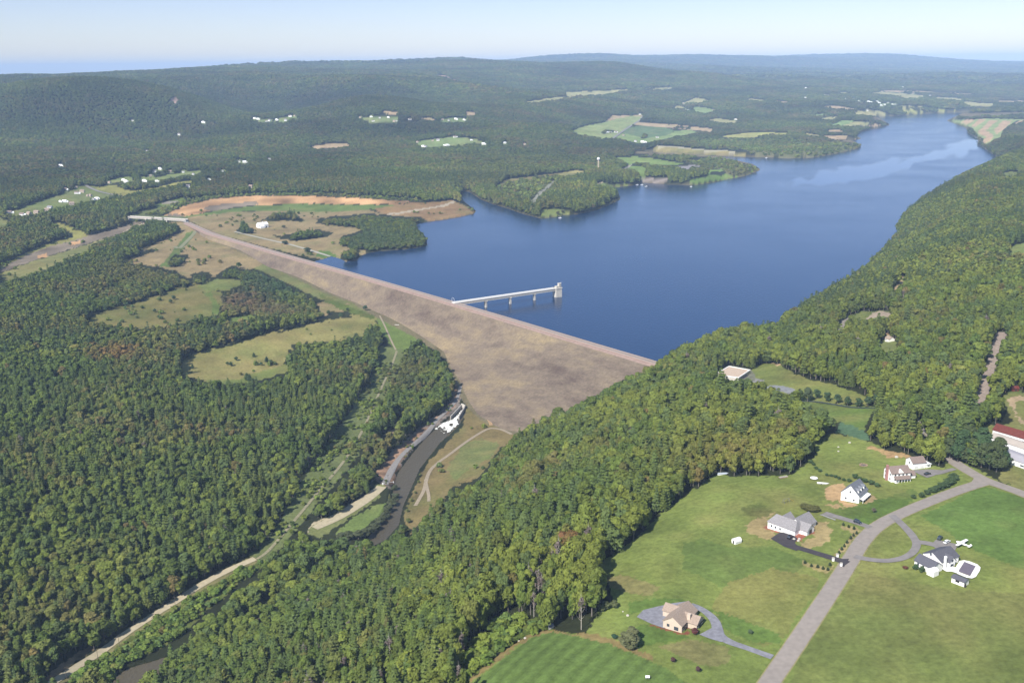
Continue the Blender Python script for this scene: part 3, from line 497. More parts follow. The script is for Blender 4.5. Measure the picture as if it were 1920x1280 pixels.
for k, (kind, colr, poly) in enumerate(COV):
    p = np.array(poly); x0, x1 = int(max(0, p[:, 0].min() - X0 - 6)), int(min(RW, p[:, 0].max() - X0 + 7)); y0, y1 = int(max(0, p[:, 1].min() - Y0 - 5)), int(min(RH, p[:, 1].max() - Y0 + 6))
    if x1 <= x0 or y1 <= y0: continue
    g = (slice(y0, y1), slice(x0, x1)); gx, gy = _gx[g], _gy[g]
    am = 1.0 if kind in ('road', 'mown', 'lot', 'track', 'roof', 'water') else np.clip((gy - 300) / 90, 1, 5)
    if kind in ('dry', 'scrub') and 480 < p[:, 1].mean() < 760: am = 8.0
    ins = pip(gx + am * vnoise(gx, gy * 2, 9) * 1.6, gy + am * .7 * vnoise(gx + 50, gy * 2, 7) * 1.6, poly)
    COVER[g][ins] = k + 1
for poly in WOODS:
    p = np.array(poly); x0, x1 = int(max(0, p[:, 0].min() - X0 - 6)), int(min(RW, p[:, 0].max() - X0 + 7)); y0, y1 = int(max(0, p[:, 1].min() - Y0 - 5)), int(min(RH, p[:, 1].max() - Y0 + 6))
    g = (slice(y0, y1), slice(x0, x1)); gx, gy = _gx[g], _gy[g]
    COVER[g][pip(gx + 5 * vnoise(gx, gy * 2, 8), gy + 3 * vnoise(gx + 50, gy * 2, 6), poly)] = 0
def cover_at(px, py):
    i = (np.minimum(np.asarray(py), 1298.0) - Y0).astype(int); j = (np.clip(np.asarray(px), -158.0, 2078.0) - X0).astype(int)
    ok = (i >= 0) & (i < RH) & (j >= 0) & (j < RW)
    return np.where(ok, COVER[np.clip(i, 0, RH - 1), np.clip(j, 0, RW - 1)], 0)

# ------------------------------------------------------------------ ground sheet
idx = np.arange(NA * NR).reshape(NA, NR)
PXg, PYg = project(GX, GY, GZ)
cov = cover_at(PXg, PYg)
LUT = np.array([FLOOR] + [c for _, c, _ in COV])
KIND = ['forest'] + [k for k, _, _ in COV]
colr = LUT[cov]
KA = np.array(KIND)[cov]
v1 = vnoise(GX, GY, 34); v2 = vnoise(GX + 999, GY, 11); v3 = vnoise(GX, GY + 777, 4.2)
m = 1 + .34 * v1 + .24 * v2 + .16 * v3
isg = (KA == 'grass') | (KA == 'dark') | (KA == 'scrubgrass') | (KA == 'rough') | (KA == 'dry') | (KA == 'scrub')
warm = np.clip(vnoise(GX + 300, GY + 40, 60) * 1.2 + vnoise(GX + 30, GY + 400, 17) * 1.1, -.6, .9)
tanc = np.array(C(176, 152, 104))
w_ = (np.clip(warm, 0, 1) * isg * .36)[..., None]
colr = colr * (1 - w_) + tanc * w_
gw = (np.clip(-warm, 0, 1) * ((KA == 'dry') | (KA == 'grass')) * .5)[..., None]
colr = colr * (1 - gw) + np.array(C(108, 132, 66)) * gw
# mowing stripes in the field at the bottom, ploughing in the crop strips
a0 = np.array(atz(1180, 1090, 92)).T - np.array(atz(1000, 1240, 92)).T; a0 = a0 / np.linalg.norm(a0)
q = GX * a0[1] - GY * a0[0]
st = np.sin(q / 7.5 * 2 * np.pi + 1.2 * vnoise(GX, GY, 40)) * .5 + np.sin(q / 1.7 * 2 * np.pi) * .16
m = np.where(KA == 'mown', (1 + .19 * np.clip(st * 1.5, -1, 1)) * (1 + .2 * v1), m)
rk = (KA == 'rock') | (KA == 'scarp')
nearr = np.hypot(GX, GY) < 1400
m = np.where(rk, np.where(nearr, 1 + 1.0 * vnoise(GX, GY, 7) + .7 * v3 + .5 * v2, 1 + .9 * vnoise(GX, GY, 55) + .5 * vnoise(GX, GY * .7, 27)), m)
m = np.where((KA == 'road') | (KA == 'lot') | (KA == 'track'), 1 + .12 * v2 + .1 * v3, m)
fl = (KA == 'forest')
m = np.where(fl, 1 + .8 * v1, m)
m = np.where((np.hypot(GX, GY) > 3200) & ~fl, m * 1.3, m)
farf = np.clip((np.hypot(GX, GY) - 7000) / 4000, 0, 1) * fl
colr = colr * np.clip(m, .25, 1.9)[..., None]
fc = np.array(C(66, 84, 50)) * (1 + .5 * vnoise(GX, GY, 500)[..., None] + .4 * vnoise(GX, GY, 170)[..., None])
colr = colr * (1 - farf[..., None]) + fc * farf[..., None]
dl_ = None
quads = np.stack([idx[:-1, :-1], idx[:-1, 1:], idx[1:, 1:], idx[1:, :-1]], -1).reshape(-1, 4)
gm = bpy.data.materials.new('ground_cover'); gm.use_nodes = True; t = gm.node_tree; b = t.nodes['Principled BSDF']
b.inputs['Roughness'].default_value = .95; b.inputs['Specular IOR Level'].default_value = .1
at_ = N(t, 'ShaderNodeAttribute', attribute_name='cover'); ge = N(t, 'ShaderNodeNewGeometry')
n1 = N(t, 'ShaderNodeTexNoise'); n1.inputs['Scale'].default_value = .35; n1.inputs['Detail'].default_value = 7; n1.inputs['Roughness'].default_value = .65
mr = N(t, 'ShaderNodeMapRange'); mr.inputs[1].default_value = .3; mr.inputs[2].default_value = .7; mr.inputs[3].default_value = .72; mr.inputs[4].default_value = 1.28
mx = N(t, 'ShaderNodeMix', data_type='RGBA', blend_type='MULTIPLY'); mx.inputs[0].default_value = 1
bp = N(t, 'ShaderNodeBump'); bp.inputs['Strength'].default_value = .7; bp.inputs['Distance'].default_value = .5
t.links.new(ge.outputs['Position'], n1.inputs['Vector']); t.links.new(n1.outputs['Fac'], mr.inputs[0]); t.links.new(at_.outputs['Color'], mx.inputs[6]); t.links.new(mr.outputs[0], mx.inputs[7])
t.links.new(mx.outputs[2], b.inputs['Base Color']); t.links.new(n1.outputs['Fac'], bp.inputs['Height']); t.links.new(bp.outputs[0], b.inputs['Normal'])
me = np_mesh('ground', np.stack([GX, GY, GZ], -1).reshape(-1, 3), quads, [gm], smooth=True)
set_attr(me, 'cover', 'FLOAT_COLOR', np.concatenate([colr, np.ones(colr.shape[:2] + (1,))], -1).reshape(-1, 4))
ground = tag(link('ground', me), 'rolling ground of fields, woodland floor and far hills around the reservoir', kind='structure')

# ------------------------------------------------------------------ water
def water_mat(name, deep, rough, calm=False, scale=.25, bump=.25):
    m = bpy.data.materials.new(name); m.use_nodes = True; t = m.node_tree; b = t.nodes['Principled BSDF']
    b.inputs['IOR'].default_value = 1.33; b.inputs['Specular IOR Level'].default_value = .5
    ge = N(t, 'ShaderNodeNewGeometry'); n1 = N(t, 'ShaderNodeTexNoise'); n1.inputs['Scale'].default_value = scale; n1.inputs['Detail'].default_value = 4
    n2 = N(t, 'ShaderNodeTexNoise'); n2.inputs['Scale'].default_value = .004; n2.inputs['Detail'].default_value = 5
    bp = N(t, 'ShaderNodeBump'); bp.inputs['Strength'].default_value = bump; bp.inputs['Distance'].default_value = 1.0
    mp = N(t, 'ShaderNodeMapping'); mp.inputs['Scale'].default_value = (1, .55, 1); mp.inputs['Rotation'].default_value = (0, 0, .5)
    t.links.new(ge.outputs['Position'], mp.inputs[0]); t.links.new(mp.outputs[0], n1.inputs['Vector']); t.links.new(ge.outputs['Position'], n2.inputs['Vector'])
    t.links.new(n1.outputs['Fac'], bp.inputs['Height']); t.links.new(bp.outputs[0], b.inputs['Normal'])
    mr = N(t, 'ShaderNodeMapRange'); mr.inputs[1].default_value = .3; mr.inputs[2].default_value = .7; mr.inputs[3].default_value = .86; mr.inputs[4].default_value = 1.14
    mx = N(t, 'ShaderNodeMix', data_type='RGBA', blend_type='MULTIPLY'); mx.inputs[0].default_value = 1; mx.inputs[6].default_value = (*deep, 1)
    t.links.new(n2.outputs['Fac'], mr.inputs[0]); t.links.new(mr.outputs[0], mx.inputs[7]); t.links.new(mx.outputs[2], b.inputs['Base Color'])
    b.inputs['Roughness'].default_value = rough
    rv = N(t, 'ShaderNodeMapRange'); rv.inputs[1].default_value = .35; rv.inputs[2].default_value = .65; rv.inputs[3].default_value = rough * .85; rv.inputs[4].default_value = rough * 1.3; t.links.new(n2.outputs['Fac'], rv.inputs[0])
    if calm:
        a = N(t, 'ShaderNodeAttribute', attribute_name='calm')
        r2 = N(t, 'ShaderNodeMapRange'); t.links.new(rv.outputs[0], r2.inputs[3]); r2.inputs[4].default_value = .06; t.links.new(a.outputs['Fac'], r2.inputs[0]); t.links.new(r2.outputs[0], b.inputs['Roughness'])
        r3 = N(t, 'ShaderNodeMapRange'); r3.inputs[3].default_value = bump; r3.inputs[4].default_value = bump * .05; t.links.new(a.outputs['Fac'], r3.inputs[0]); t.links.new(r3.outputs[0], bp.inputs['Strength'])
    return m
lake_m = water_mat('lake_water', (.004, .022, .068), .15, True, .3, .40)
i0 = np.searchsorted(RR, 900)
sub = (slice(None, None, 2), slice(i0, None, 2))
sx, sy = GX[sub], GY[sub]
near = (sx > -1400) & (sx < 6500) & (sy < 13000)
inl = np.zeros(sx.shape, bool); dd = np.full(sx.shape, 1e9)
inl[near] = pip(sx[near], sy[near], LAKE); dd[near] = segdist(sx[near], sy[near], LAKE)
cell = np.hypot(sx, sy) * .03 + 12
keep = inl | ((dd < cell) & (downstream(sx, sy) < -4) & near)
ii = np.arange(sx.size).reshape(sx.shape)
q = np.stack([ii[:-1, :-1], ii[:-1, 1:], ii[1:, 1:], ii[1:, :-1]], -1).reshape(-1, 4)
q = q[keep.ravel()[q].all(1)]
used, inv = np.unique(q.ravel(), return_inverse=True)
V = np.stack([sx.ravel()[used], sy.ravel()[used], np.zeros(len(used))], -1)
me = np_mesh('lake', V, inv.reshape(-1, 4), [lake_m], smooth=True)
STREAK = [(1470,348),(1500,345),(1550,336),(1620,334),(1655,320),(1640,312),(1700,304),(1740,296),(1790,276),(1800,262),(1835,256),(1848,276),(1820,284),(1780,290),(1740,300),(1700,308),(1650,322),(1600,340),(1550,348),(1500,350)]
sp = [ (1480,346,.35,5),(1520,342,.6,12),(1570,332,.9,20),(1625,322,1,24),(1670,311,1,16),(1720,300,1,12),(1770,290,1,13),(1805,275,1,15),(1832,262,.8,12)]
wx, wy = project(V[:, 0], V[:, 1], V[:, 2])
calm = np.zeros(len(V))
for (xa, ya, sa, wa), (xb, yb, sb, wb) in zip(sp[:-1], sp[1:]):
    for f in np.linspace(0, 1, 9):
        X_, Y_, s_, w2 = xa + (xb - xa) * f, ya + (yb - ya) * f, sa + (sb - sa) * f, wa + (wb - wa) * f
        jx = vnoise(wx, wy * 2, 26) * 34; jy = vnoise(wx + 70, wy * 3, 22) * 13 + vnoise(wx, wy * 4, 9) * 5
        calm = np.maximum(calm, s_ * np.clip(1.5 - 1.5 * np.hypot((wx + jx - X_) / (w2 * 1.9), (wy + jy - Y_) / (w2 * .62)), 0, 1))
calm = np.clip(calm * 2.0, 0, 1)
calm = np.maximum(calm, np.clip(vnoise(V[:, 0], V[:, 1] * .6, 900) * 1.2 - .3, 0, .22))
set_attr(me, 'calm', 'FLOAT', calm)
tag(link('lake', me), 'broad deep blue reservoir water behind the dam', kind='structure')
def flat_poly(name, pts, z, m, label, kind='structure'):
    bm = bmesh.new(); f = bm.faces.new([bm.verts.new((x, y, z)) for x, y in pts]); bmesh.ops.triangulate(bm, faces=[f]); bm.normal_update()
    for f in bm.faces:
        if f.normal.z < 0: f.normal_flip()
    me = bpy.data.meshes.new(name); bm.to_mesh(me); bm.free(); me.materials.append(m)
    return tag(link(name, me), label, kind=kind)
river_m = water_mat('river_water', (.078, .066, .044), .42, False, .5, .5)
_rc = np.array(RIVER); 
bmr = bmesh.new()
RW_ = list(RIVER)
flat_poly('river', RW_, RIVER_Z, river_m, 'murky brown river running from the outlet below the dam')

# ------------------------------------------------------------------ haze
hz = bpy.data.materials.new('haze'); hz.use_nodes = True; t = hz.node_tree; t.nodes.clear()
pv = N(t, 'ShaderNodeVolumePrincipled'); pv.inputs['Density'].default_value = 5.0e-5; pv.inputs['Color'].default_value = (.48, .68, 1, 1); pv.inputs['Anisotropy'].default_value = -0.2
om = N(t, 'ShaderNodeOutputMaterial'); t.links.new(pv.outputs[0], om.inputs['Volume'])
zlo = float(GZ.min()) - 2; zhi = float(max(GZ.max() + 30, CAMZ + 6))
bm = bmesh.new(); bmesh.ops.create_cube(bm, size=1)
for v in bm.verts: v.co = Vector((v.co.x * 92000, 20100 + v.co.y * 41400, zlo if v.co.z < 0 else zhi))
me = bpy.data.meshes.new('haze'); bm.to_mesh(me); bm.free(); me.materials.append(hz)
HAZE = tag(link('haze', me), 'thin blue air over the whole valley', kind='stuff')
HAZE.display_type = 'WIRE'
# ------------------------------------------------------------------ the dam
def resample(pts, n):
    pts = np.asarray(pts, float); d = np.append(0, np.cumsum(np.linalg.norm(np.diff(pts, axis=0), axis=1)))
    s = np.linspace(0, d[-1], n); return np.stack([np.interp(s, d, pts[:, k]) for k in range(pts.shape[1])], -1)
DAM = [((352,417),(349,420,12)),((395,437),(382,443,7)),((470,459),(425,464,2)),((560,485),(497,499,-6)),((640,507),(560,527,-12)),((700,524),(604,549,-17)),((780,547),(660,570,-21)),((855,569),(712,596,-26)),
       ((930,591),(770,628,-31)),((1000,612),(822,662,-37)),((1060,630),(850,718,-43)),((1120,648),(885,782,-44)),((1175,664),(968,822,-42)),((1228,680),(1060,812,-36)),((1290,698),(1180,800,-20))]
ca = np.array([c for c, _ in DAM], float); ta = np.array([q for _, q in DAM], float)
cX, cY = atz(ca[:, 0], ca[:, 1], CREST_Z); tX, tY = atz(ta[:, 0], ta[:, 1], ta[:, 2])
CL = np.stack([cX, cY, np.full(len(cX), CREST_Z)], -1); TL = np.stack([tX, tY, ta[:, 2]], -1)
both = resample(np.concatenate([CL, TL], -1), 260); CL, TL = both[:, :3], both[:, 3:]
tang = np.gradient(CL[:, :2], axis=0); tang /= np.linalg.norm(tang, axis=1)[:, None]
nrm = np.stack([tang[:, 1], -tang[:, 0]], -1); nrm *= np.sign((nrm * cnorm).sum(1))[:, None]      # towards the valley
def off(o, z): return np.concatenate([CL[:, :2] + nrm * o, np.full((len(CL), 1), float(z))], -1)
def strip(rows, name, m, parent=None, smooth=True):
    A = np.stack(rows, 1); n, k = A.shape[:2]; ii = np.arange(n * k).reshape(n, k)
    q = np.stack([ii[:-1, :-1], ii[:-1, 1:], ii[1:, 1:], ii[1:, :-1]], -1).reshape(-1, 4)
    V = A.reshape(-1, 3)
    a, b_, c_ = V[q[0, 0]], V[q[0, 1]], V[q[0, 2]]
    if np.cross(b_ - a, c_ - a)[2] < 0: q = q[:, ::-1]
    return link(name, np_mesh(name, V, q, [m], smooth=smooth), parent)
def dam_material():
    m = bpy.data.materials.new('dam_slope'); m.use_nodes = True; t = m.node_tree; b = t.nodes['Principled BSDF']; b.inputs['Roughness'].default_value = .95; b.inputs['Specular IOR Level'].default_value = .1
    ge = N(t, 'ShaderNodeNewGeometry')
    def noise(scale, detail, sc=(1, 1, 1), rot=0, rough=.6):
        mp = N(t, 'ShaderNodeMapping'); mp.inputs['Scale'].default_value = sc; m0 = N(t, 'ShaderNodeMapping'); m0.inputs['Rotation'].default_value = (0, 0, rot); t.links.new(ge.outputs['Position'], m0.inputs[0])
        n = N(t, 'ShaderNodeTexNoise'); n.inputs['Scale'].default_value = scale; n.inputs['Detail'].default_value = detail; n.inputs['Roughness'].default_value = rough
        t.links.new(m0.outputs[0], mp.inputs[0]); t.links.new(mp.outputs[0], n.inputs['Vector']); return n
    ang = math.atan2(cdir[1], cdir[0])
    big = noise(.0055, 5, (1, 3.4, 1), -ang); mid = noise(.03, 6, (1, 2.0, 1), -ang, .7); fine = noise(.28, 7, rough=.75)
    rp = N(t, 'ShaderNodeValToRGB'); rp.color_ramp.elements[0].position = .36; rp.color_ramp.elements[0].color = (*C(118, 102, 92), 1)
    rp.color_ramp.elements[1].position = .66; rp.color_ramp.elements[1].color = (*C(182, 162, 126), 1)
    e = rp.color_ramp.elements.new(.5); e.color = (*C(150, 134, 116), 1)
    mxf = N(t, 'ShaderNodeMix', data_type='FLOAT'); mxf.inputs[0].default_value = .5
    t.links.new(big.outputs['Fac'], mxf.inputs[2]); t.links.new(mid.outputs['Fac'], mxf.inputs[3]); t.links.new(mxf.outputs[0], rp.inputs[0])
    mr = N(t, 'ShaderNodeMapRange'); mr.inputs[1].default_value = .3; mr.inputs[2].default_value = .7; mr.inputs[3].default_value = .7; mr.inputs[4].default_value = 1.3
    mx = N(t, 'ShaderNodeMix', data_type='RGBA', blend_type='MULTIPLY'); mx.inputs[0].default_value = 1
    t.links.new(fine.outputs['Fac'], mr.inputs[0]); t.links.new(rp.outputs[0], mx.inputs[6]); t.links.new(mr.outputs[0], mx.inputs[7]); t.links.new(mx.outputs[2], b.inputs['Base Color'])
    bp = N(t, 'ShaderNodeBump'); bp.inputs['Strength'].default_value = .8; bp.inputs['Distance'].default_value = .8; t.links.new(fine.outputs['Fac'], bp.inputs['Height']); t.links.new(bp.outputs[0], b.inputs['Normal'])
    return m
dam = bpy.data.objects.new('dam', None); COL.objects.link(dam)
tag(dam, 'long earth and rock dam across the valley holding back the blue reservoir', 'dam')
rows = []
for f in np.concatenate([np.linspace(0, 1, 46), [1.08, 1.18]]):
    Pm = off(11.5, CREST_Z - 1.5) * (1 - f) + TL * f
    Pm[:, 2] -= 2.2 * math.sin(min(f, 1) * math.pi) + max(0, f - 1) * 60
    Pm[:, 2] += .7 * vnoise(Pm[:, 0], Pm[:, 1], 16) * math.sin(min(f, 1) * math.pi)
    rows.append(Pm)
strip(rows, 'downstream_slope', dam_material(), dam)
strip([off(-5.4, CREST_Z - .35), off(-44, -2), off(-50, -4)], 'upstream_slope', mat('riprap', C(176, 150, 128), var=.35, scale=.4, bump=.8), dam)
strip([off(11.5, CREST_Z - 1.5), off(4.6, CREST_Z - .02), off(-5.4, CREST_Z - .35 + .33)][:3], 'crest_shoulder', mat('pink_stone', C(190, 162, 148), var=.18, scale=.3), dam)
strip([off(3.1, CREST_Z + .12), off(-3.1, CREST_Z + .12)], 'crest_road', mat('crest_asphalt', C(182, 166, 156), var=.1, scale=.2), dam)
strip([off(-5.4, CREST_Z - .02), off(-7.5, CREST_Z - .9)], 'shoulder_stone', mat('pale_stone', C(205, 180, 150), var=.2, scale=.4), dam)
def rail(o, name, zb, parent, h=.6, w=.3, m=None):
    A = off(o, zb); n = len(A)
    top = [A + np.array([0, 0, h]), off(o + w, zb + h), off(o + w, zb), A]
    return strip([top[3], top[0], top[1], top[2]], name, m or mat('rail_white', C(206, 190, 178), var=.06), parent, False)
rail(3.6, 'guard_rail', CREST_Z, dam); rail(-4.4, 'guard_rail', CREST_Z, dam)

# ------------------------------------------------------------------ mesh helper used for every built thing
class MB:
    def __init__(s): s.V = []; s.F = []
    def add(s, V, F):
        n = len(s.V); s.V += [tuple(v) for v in V]; s.F += [[n + k for k in f] for f in F]; return s
    def box(s, x0, x1, y0, y1, z0, z1):
        return s.add([(x0,y0,z0),(x1,y0,z0),(x1,y1,z0),(x0,y1,z0),(x0,y0,z1),(x1,y0,z1),(x1,y1,z1),(x0,y1,z1)], [(0,3,2,1),(4,5,6,7),(0,1,5,4),(1,2,6,5),(2,3,7,6),(3,0,4,7)])
    def prism(s, outline, z0, z1):
        n = len(outline); V = [(x, y, z0) for x, y in outline] + [(x, y, z1) for x, y in outline]
        return s.add(V, [list(range(n))[::-1], list(range(n, 2 * n))] + [(k, (k + 1) % n, n + (k + 1) % n, n + k) for k in range(n)])
    def roof(s, x0, x1, y0, y1, z, h, ov=.4, th=.25, axis='x', hip=0.0):
        if axis == 'y': x0, x1, y0, y1 = y0, y1, x0, x1
        ym = (y0 + y1) / 2; a0, a1, b0, b1 = x0 - ov, x1 + ov, y0 - ov, y1 + ov; zl = z - ov * h / ((y1 - y0) / 2)
        V = [(a0,b0,zl),(a1,b0,zl),(a1,b1,zl),(a0,b1,zl),(a0+hip,ym,z+h),(a1-hip,ym,z+h)]
        V += [(p[0], p[1], p[2] + th) for p in V]
        if axis == 'y': V = [(q, p, r_) for p, q, r_ in V]
        F = [(6,7,11,10),(8,9,10,11),(0,1,5,4),(2,3,4,5),(0,1,7,6),(2,3,9,8)]
        F += [(0,3,4),(1,2,5),(6,9,10),(7,8,11),(0,3,9,6),(1,2,8,7)] if hip else [(0,4,10,6),(3,4,10,9),(1,5,11,7),(2,5,11,8)]
        return s.add(V, F)
    def house(s, x0, x1, y0, y1, z0, z, h, axis='x', hip=0.0):
        """walls up to z, carried up into the gables by h"""
        if axis == 'y': x0, x1, y0, y1 = y0, y1, x0, x1
        ym = (y0 + y1) / 2; ends = (x0, x1); V = []
        for x in ends: V += [(x, y0, z0), (x, y1, z0), (x, y1, z), (x, ym, z + (0 if hip else h)), (x, y0, z)]
        if axis == 'y': V = [(q, p, r_) for p, q, r_ in V]
        return s.add(V, [(0,1,2,3,4),(5,6,7,8,9),(0,1,6,5),(1,2,7,6),(2,3,8,7),(3,4,9,8),(4,0,5,9)])
    def tube(s, pts, rad, n=8, cap=True):
        pts = [Vector(p) for p in pts]; R_ = rad if isinstance(rad, (list, tuple)) else [rad] * len(pts); rings = []; base = len(s.V)
        for k, p in enumerate(pts):
            d = (pts[min(k + 1, len(pts) - 1)] - pts[max(k - 1, 0)]).normalized(); a = d.orthogonal().normalized() if abs(d.z) < .95 else Vector((1, 0, 0)); a = (a - d * a.dot(d)).normalized(); b = d.cross(a)
            s.V += [tuple(p + (a * math.cos(q * 2 * math.pi / n) + b * math.sin(q * 2 * math.pi / n)) * R_[k]) for q in range(n)]
        for k in range(len(pts) - 1):
            for q in range(n): s.F.append([base + k * n + q, base + k * n + (q + 1) % n, base + (k + 1) * n + (q + 1) % n, base + (k + 1) * n + q])
        if cap: s.F.append([base + q for q in range(n)][::-1]); s.F.append([base + (len(pts) - 1) * n + q for q in range(n)])
        return s
    def lathe(s, prof, n=16, cx=0, cy=0):
        base = len(s.V)
        for r_, z in prof: s.V += [(cx + r_ * math.cos(q * 2 * math.pi / n), cy + r_ * math.sin(q * 2 * math.pi / n), z) for q in range(n)]
        for k in range(len(prof) - 1):
            for q in range(n): s.F.append([base + k * n + q, base + k * n + (q + 1) % n, base + (k + 1) * n + (q + 1) % n, base + (k + 1) * n + q])
        s.F.append([base + q for q in range(n)][::-1]); s.F.append([base + (len(prof) - 1) * n + q for q in range(n)]); return s
    def bar(s, p, q, w, h):
        p, q = Vector(p), Vector(q); d = (q - p).normalized(); a = Vector((-d.y, d.x, 0)).normalized() if abs(d.z) < .98 else Vector((1, 0, 0)); b = d.cross(a)
        V = [e + a * (w / 2 * i) + b * (h / 2 * j) for e in (p, q) for i, j in ((-1, -1), (1, -1), (1, 1), (-1, 1))]
        return s.add(V, [(0,3,2,1),(4,5,6,7),(0,1,5,4),(1,2,6,5),(2,3,7,6),(3,0,4,7)])
    def build(s, name, m, parent=None, bevel=0.0, smooth=False):
        bm = bmesh.new(); vs = [bm.verts.new(v) for v in s.V]
        for f in s.F:
            try: bm.faces.new([vs[k] for k in f])
            except ValueError: pass
        bmesh.ops.recalc_face_normals(bm, faces=bm.faces)
        if bevel: bmesh.ops.bevel(bm, geom=list(bm.edges), offset=bevel, segments=1, affect='EDGES')
        me = bpy.data.meshes.new(name); bm.to_mesh(me); bm.free(); me.materials.append(m)
        if smooth: me.polygons.foreach_set('use_smooth', [True] * len(me.polygons))
        return link(name, me, parent)
def thing(name, label, cat, loc=(0, 0, 0), rz=0.0, group=None):
    o = bpy.data.objects.new(name, None); COL.objects.link(o); o.location = loc; o.rotation_euler = (0, 0, rz); o.empty_display_size = 1
    return tag(o, label, cat, group)
def copy_tree(o, parent=None):
    c = o.copy(); COL.objects.link(c); c.parent = parent
    for ch in list(o.children): copy_tree(ch, c)
    return c

# ------------------------------------------------------------------ roads laid on the ground
def smooth_line(pts, n=200):
    p = np.asarray(pts, float)
    for _ in range(2):
        q = [p[0]]
        for a, b in zip(p[:-1], p[1:]): q += [a * .75 + b * .25, a * .25 + b * .75]
        p = np.array(q + [p[-1]])
    return resample(p, n)
def road(name, pix, width, m, label, lift=.22, n=260, rows=7, kind='structure'):
    pix = smooth_line(pix, n); x, y, z = hit(pix[:, 0], pix[:, 1]); L = np.stack([x, y], -1)
    w = np.broadcast_to(np.interp(np.linspace(0, 1, n), np.linspace(0, 1, len(np.atleast_1d(width))), np.atleast_1d(width)), (n,))
    tg = np.gradient(L, axis=0); tg /= np.linalg.norm(tg, axis=1)[:, None] + 1e-9; nn = np.stack([tg[:, 1], -tg[:, 0]], -1)
    ed = .25 * vnoise(L[:, 0], L[:, 1], 3.0)
    rws = []
    for f in np.linspace(-.5, .5, rows):
        q = L + nn * ((w + (ed if abs(f) == .5 else 0)) * f)[:, None]; rws.append(np.concatenate([q, (H(q[:, 0], q[:, 1]) + lift)[:, None]], -1))
    o = strip(rws, name, m); return tag(o, label, kind=kind)
def patch(name, pix, m, label, lift=.2, kind='structure', step=2.0):
    """an outlined sheet that follows the ground"""
    p = np.asarray(pix, float); x, y, z = hit(p[:, 0], p[:, 1]); poly = np.stack([x, y], -1)
    gx = np.arange(x.min(), x.max() + step, step); gy = np.arange(y.min(), y.max() + step, step); A, B = np.meshgrid(gx, gy, indexing='ij')
    bm = bmesh.new(); f = bm.faces.new([bm.verts.new((a, b, 0)) for a, b in poly])
    for ax, vals in ((0, gx), (1, gy)):
        for v in vals[1:-1]:
            co = [0, 0, 0]; co[ax] = v; no = [0, 0, 0]; no[ax] = 1
            bmesh.ops.bisect_plane(bm, geom=bm.verts[:] + bm.edges[:] + bm.faces[:], plane_co=co, plane_no=no)
    cs = np.array([v.co[:] for v in bm.verts]); hz_ = H(cs[:, 0], cs[:, 1]) + lift
    for v, h_ in zip(bm.verts, hz_): v.co.z = h_
    bmesh.ops.triangulate(bm, faces=bm.faces); bm.normal_update()
    for f in bm.faces:
        if f.normal.z < 0: f.normal_flip()
    me = bpy.data.meshes.new(name); bm.to_mesh(me); bm.free(); me.materials.append(m)
    return tag(link(name, me), label, kind=kind)
ASPH = mat('road_asphalt', C(178, 168, 160), var=.10, scale=.35, rough=.9)
ASPH2 = mat('drive_asphalt', C(160, 154, 152), var=.12, scale=.35, rough=.9)
BLACK = mat('new_asphalt', C(86, 80, 84), var=.16, scale=.5, rough=.8)
BLUEG = mat('bluestone_gravel', C(158, 158, 168), var=.2, scale=.5)
VERGE = mat('road_verge', C(168, 162, 112), var=.25, scale=.5)
mainp = [(1418,1320),(1445,1275),(1478,1228),(1520,1165),(1560,1105),(1592,1055),(1615,1015),(1645,985),(1690,962),(1750,937),(1800,918),(1845,904)]
crossp = [(2000,962),(1920,926),(1880,912),(1845,900),(1810,880),(1785,864),(1765,846),(1755,830),(1745,812)]
road('road_verge', mainp, 9.8, VERGE, 'dusty gravel verge along the village road', lift=.12)
road('road_verge', crossp, 8.6, VERGE, 'dusty gravel verge along the cross road', lift=.12)
road('road', mainp, 8.6, ASPH, 'grey village road curving up the right side of the picture', lift=.22)
road('road', crossp, 7.6, ASPH, 'grey cross road meeting the village road at the right edge', lift=.26)
patch('road_junction', [(1815,914),(1828,918),(1850,906),(1870,911),(1884,915),(1868,905),(1835,892),(1822,884),(1826,897)], ASPH, 'widened mouth of the road junction', lift=.3)
road('driveway', [(1590,1056),(1560,1046),(1520,1034),(1480,1022),(1462,1010)], 4.6, BLACK, 'fresh black asphalt driveway of the grey roofed house', lift=.3)
patch('driveway', [(1445,1010),(1462,998),(1484,1000),(1495,1010),(1490,1018),(1500,1028),(1494,1033),(1470,1025)], BLACK, 'black asphalt apron beside the grey roofed house', lift=.34)
patch('driveway', [(1568,1048),(1592,1048),(1582,1064),(1576,1060)], BLACK, 'black asphalt mouth of the driveway at the village road', lift=.36)
road('driveway', [(1672,966),(1690,982),(1702,994),(1712,1006),(1720,1020),(1714,1034),(1700,1044),(1680,1050),(1655,1052),(1622,1048),(1602,1043)], 4.2, ASPH2, 'grey loop driveway between the road and the pool house', lift=.3)
road('driveway', [(1718,1016),(1735,1018),(1750,1021),(1775,1028)], 4.6, ASPH2, 'grey driveway leading to the parking pad', lift=.34)
patch('parking_pad', [(1755,1012),(1792,1020),(1794,1026),(1785,1042),(1760,1032),(1745,1022)], ASPH2, 'grey parking pad behind the dark roofed house', lift=.38)
road('driveway', [(1448,1232),(1420,1222),(1395,1213),(1370,1205),(1350,1194),(1345,1180),(1342,1166),(1330,1152),(1312,1140),(1295,1134)], [3.6,3.4,3.4,3.6,4.6,5,4.2,3.6,3.6], BLUEG, 'blue grey gravel driveway winding to the beige house', lift=.3)
patch('driveway', [(1194,1157),(1206,1144),(1230,1138),(1262,1131),(1285,1128),(1290,1140),(1262,1175),(1245,1178),(1222,1170)], BLUEG, 'blue grey gravel yard at the back of the beige house', lift=.34)
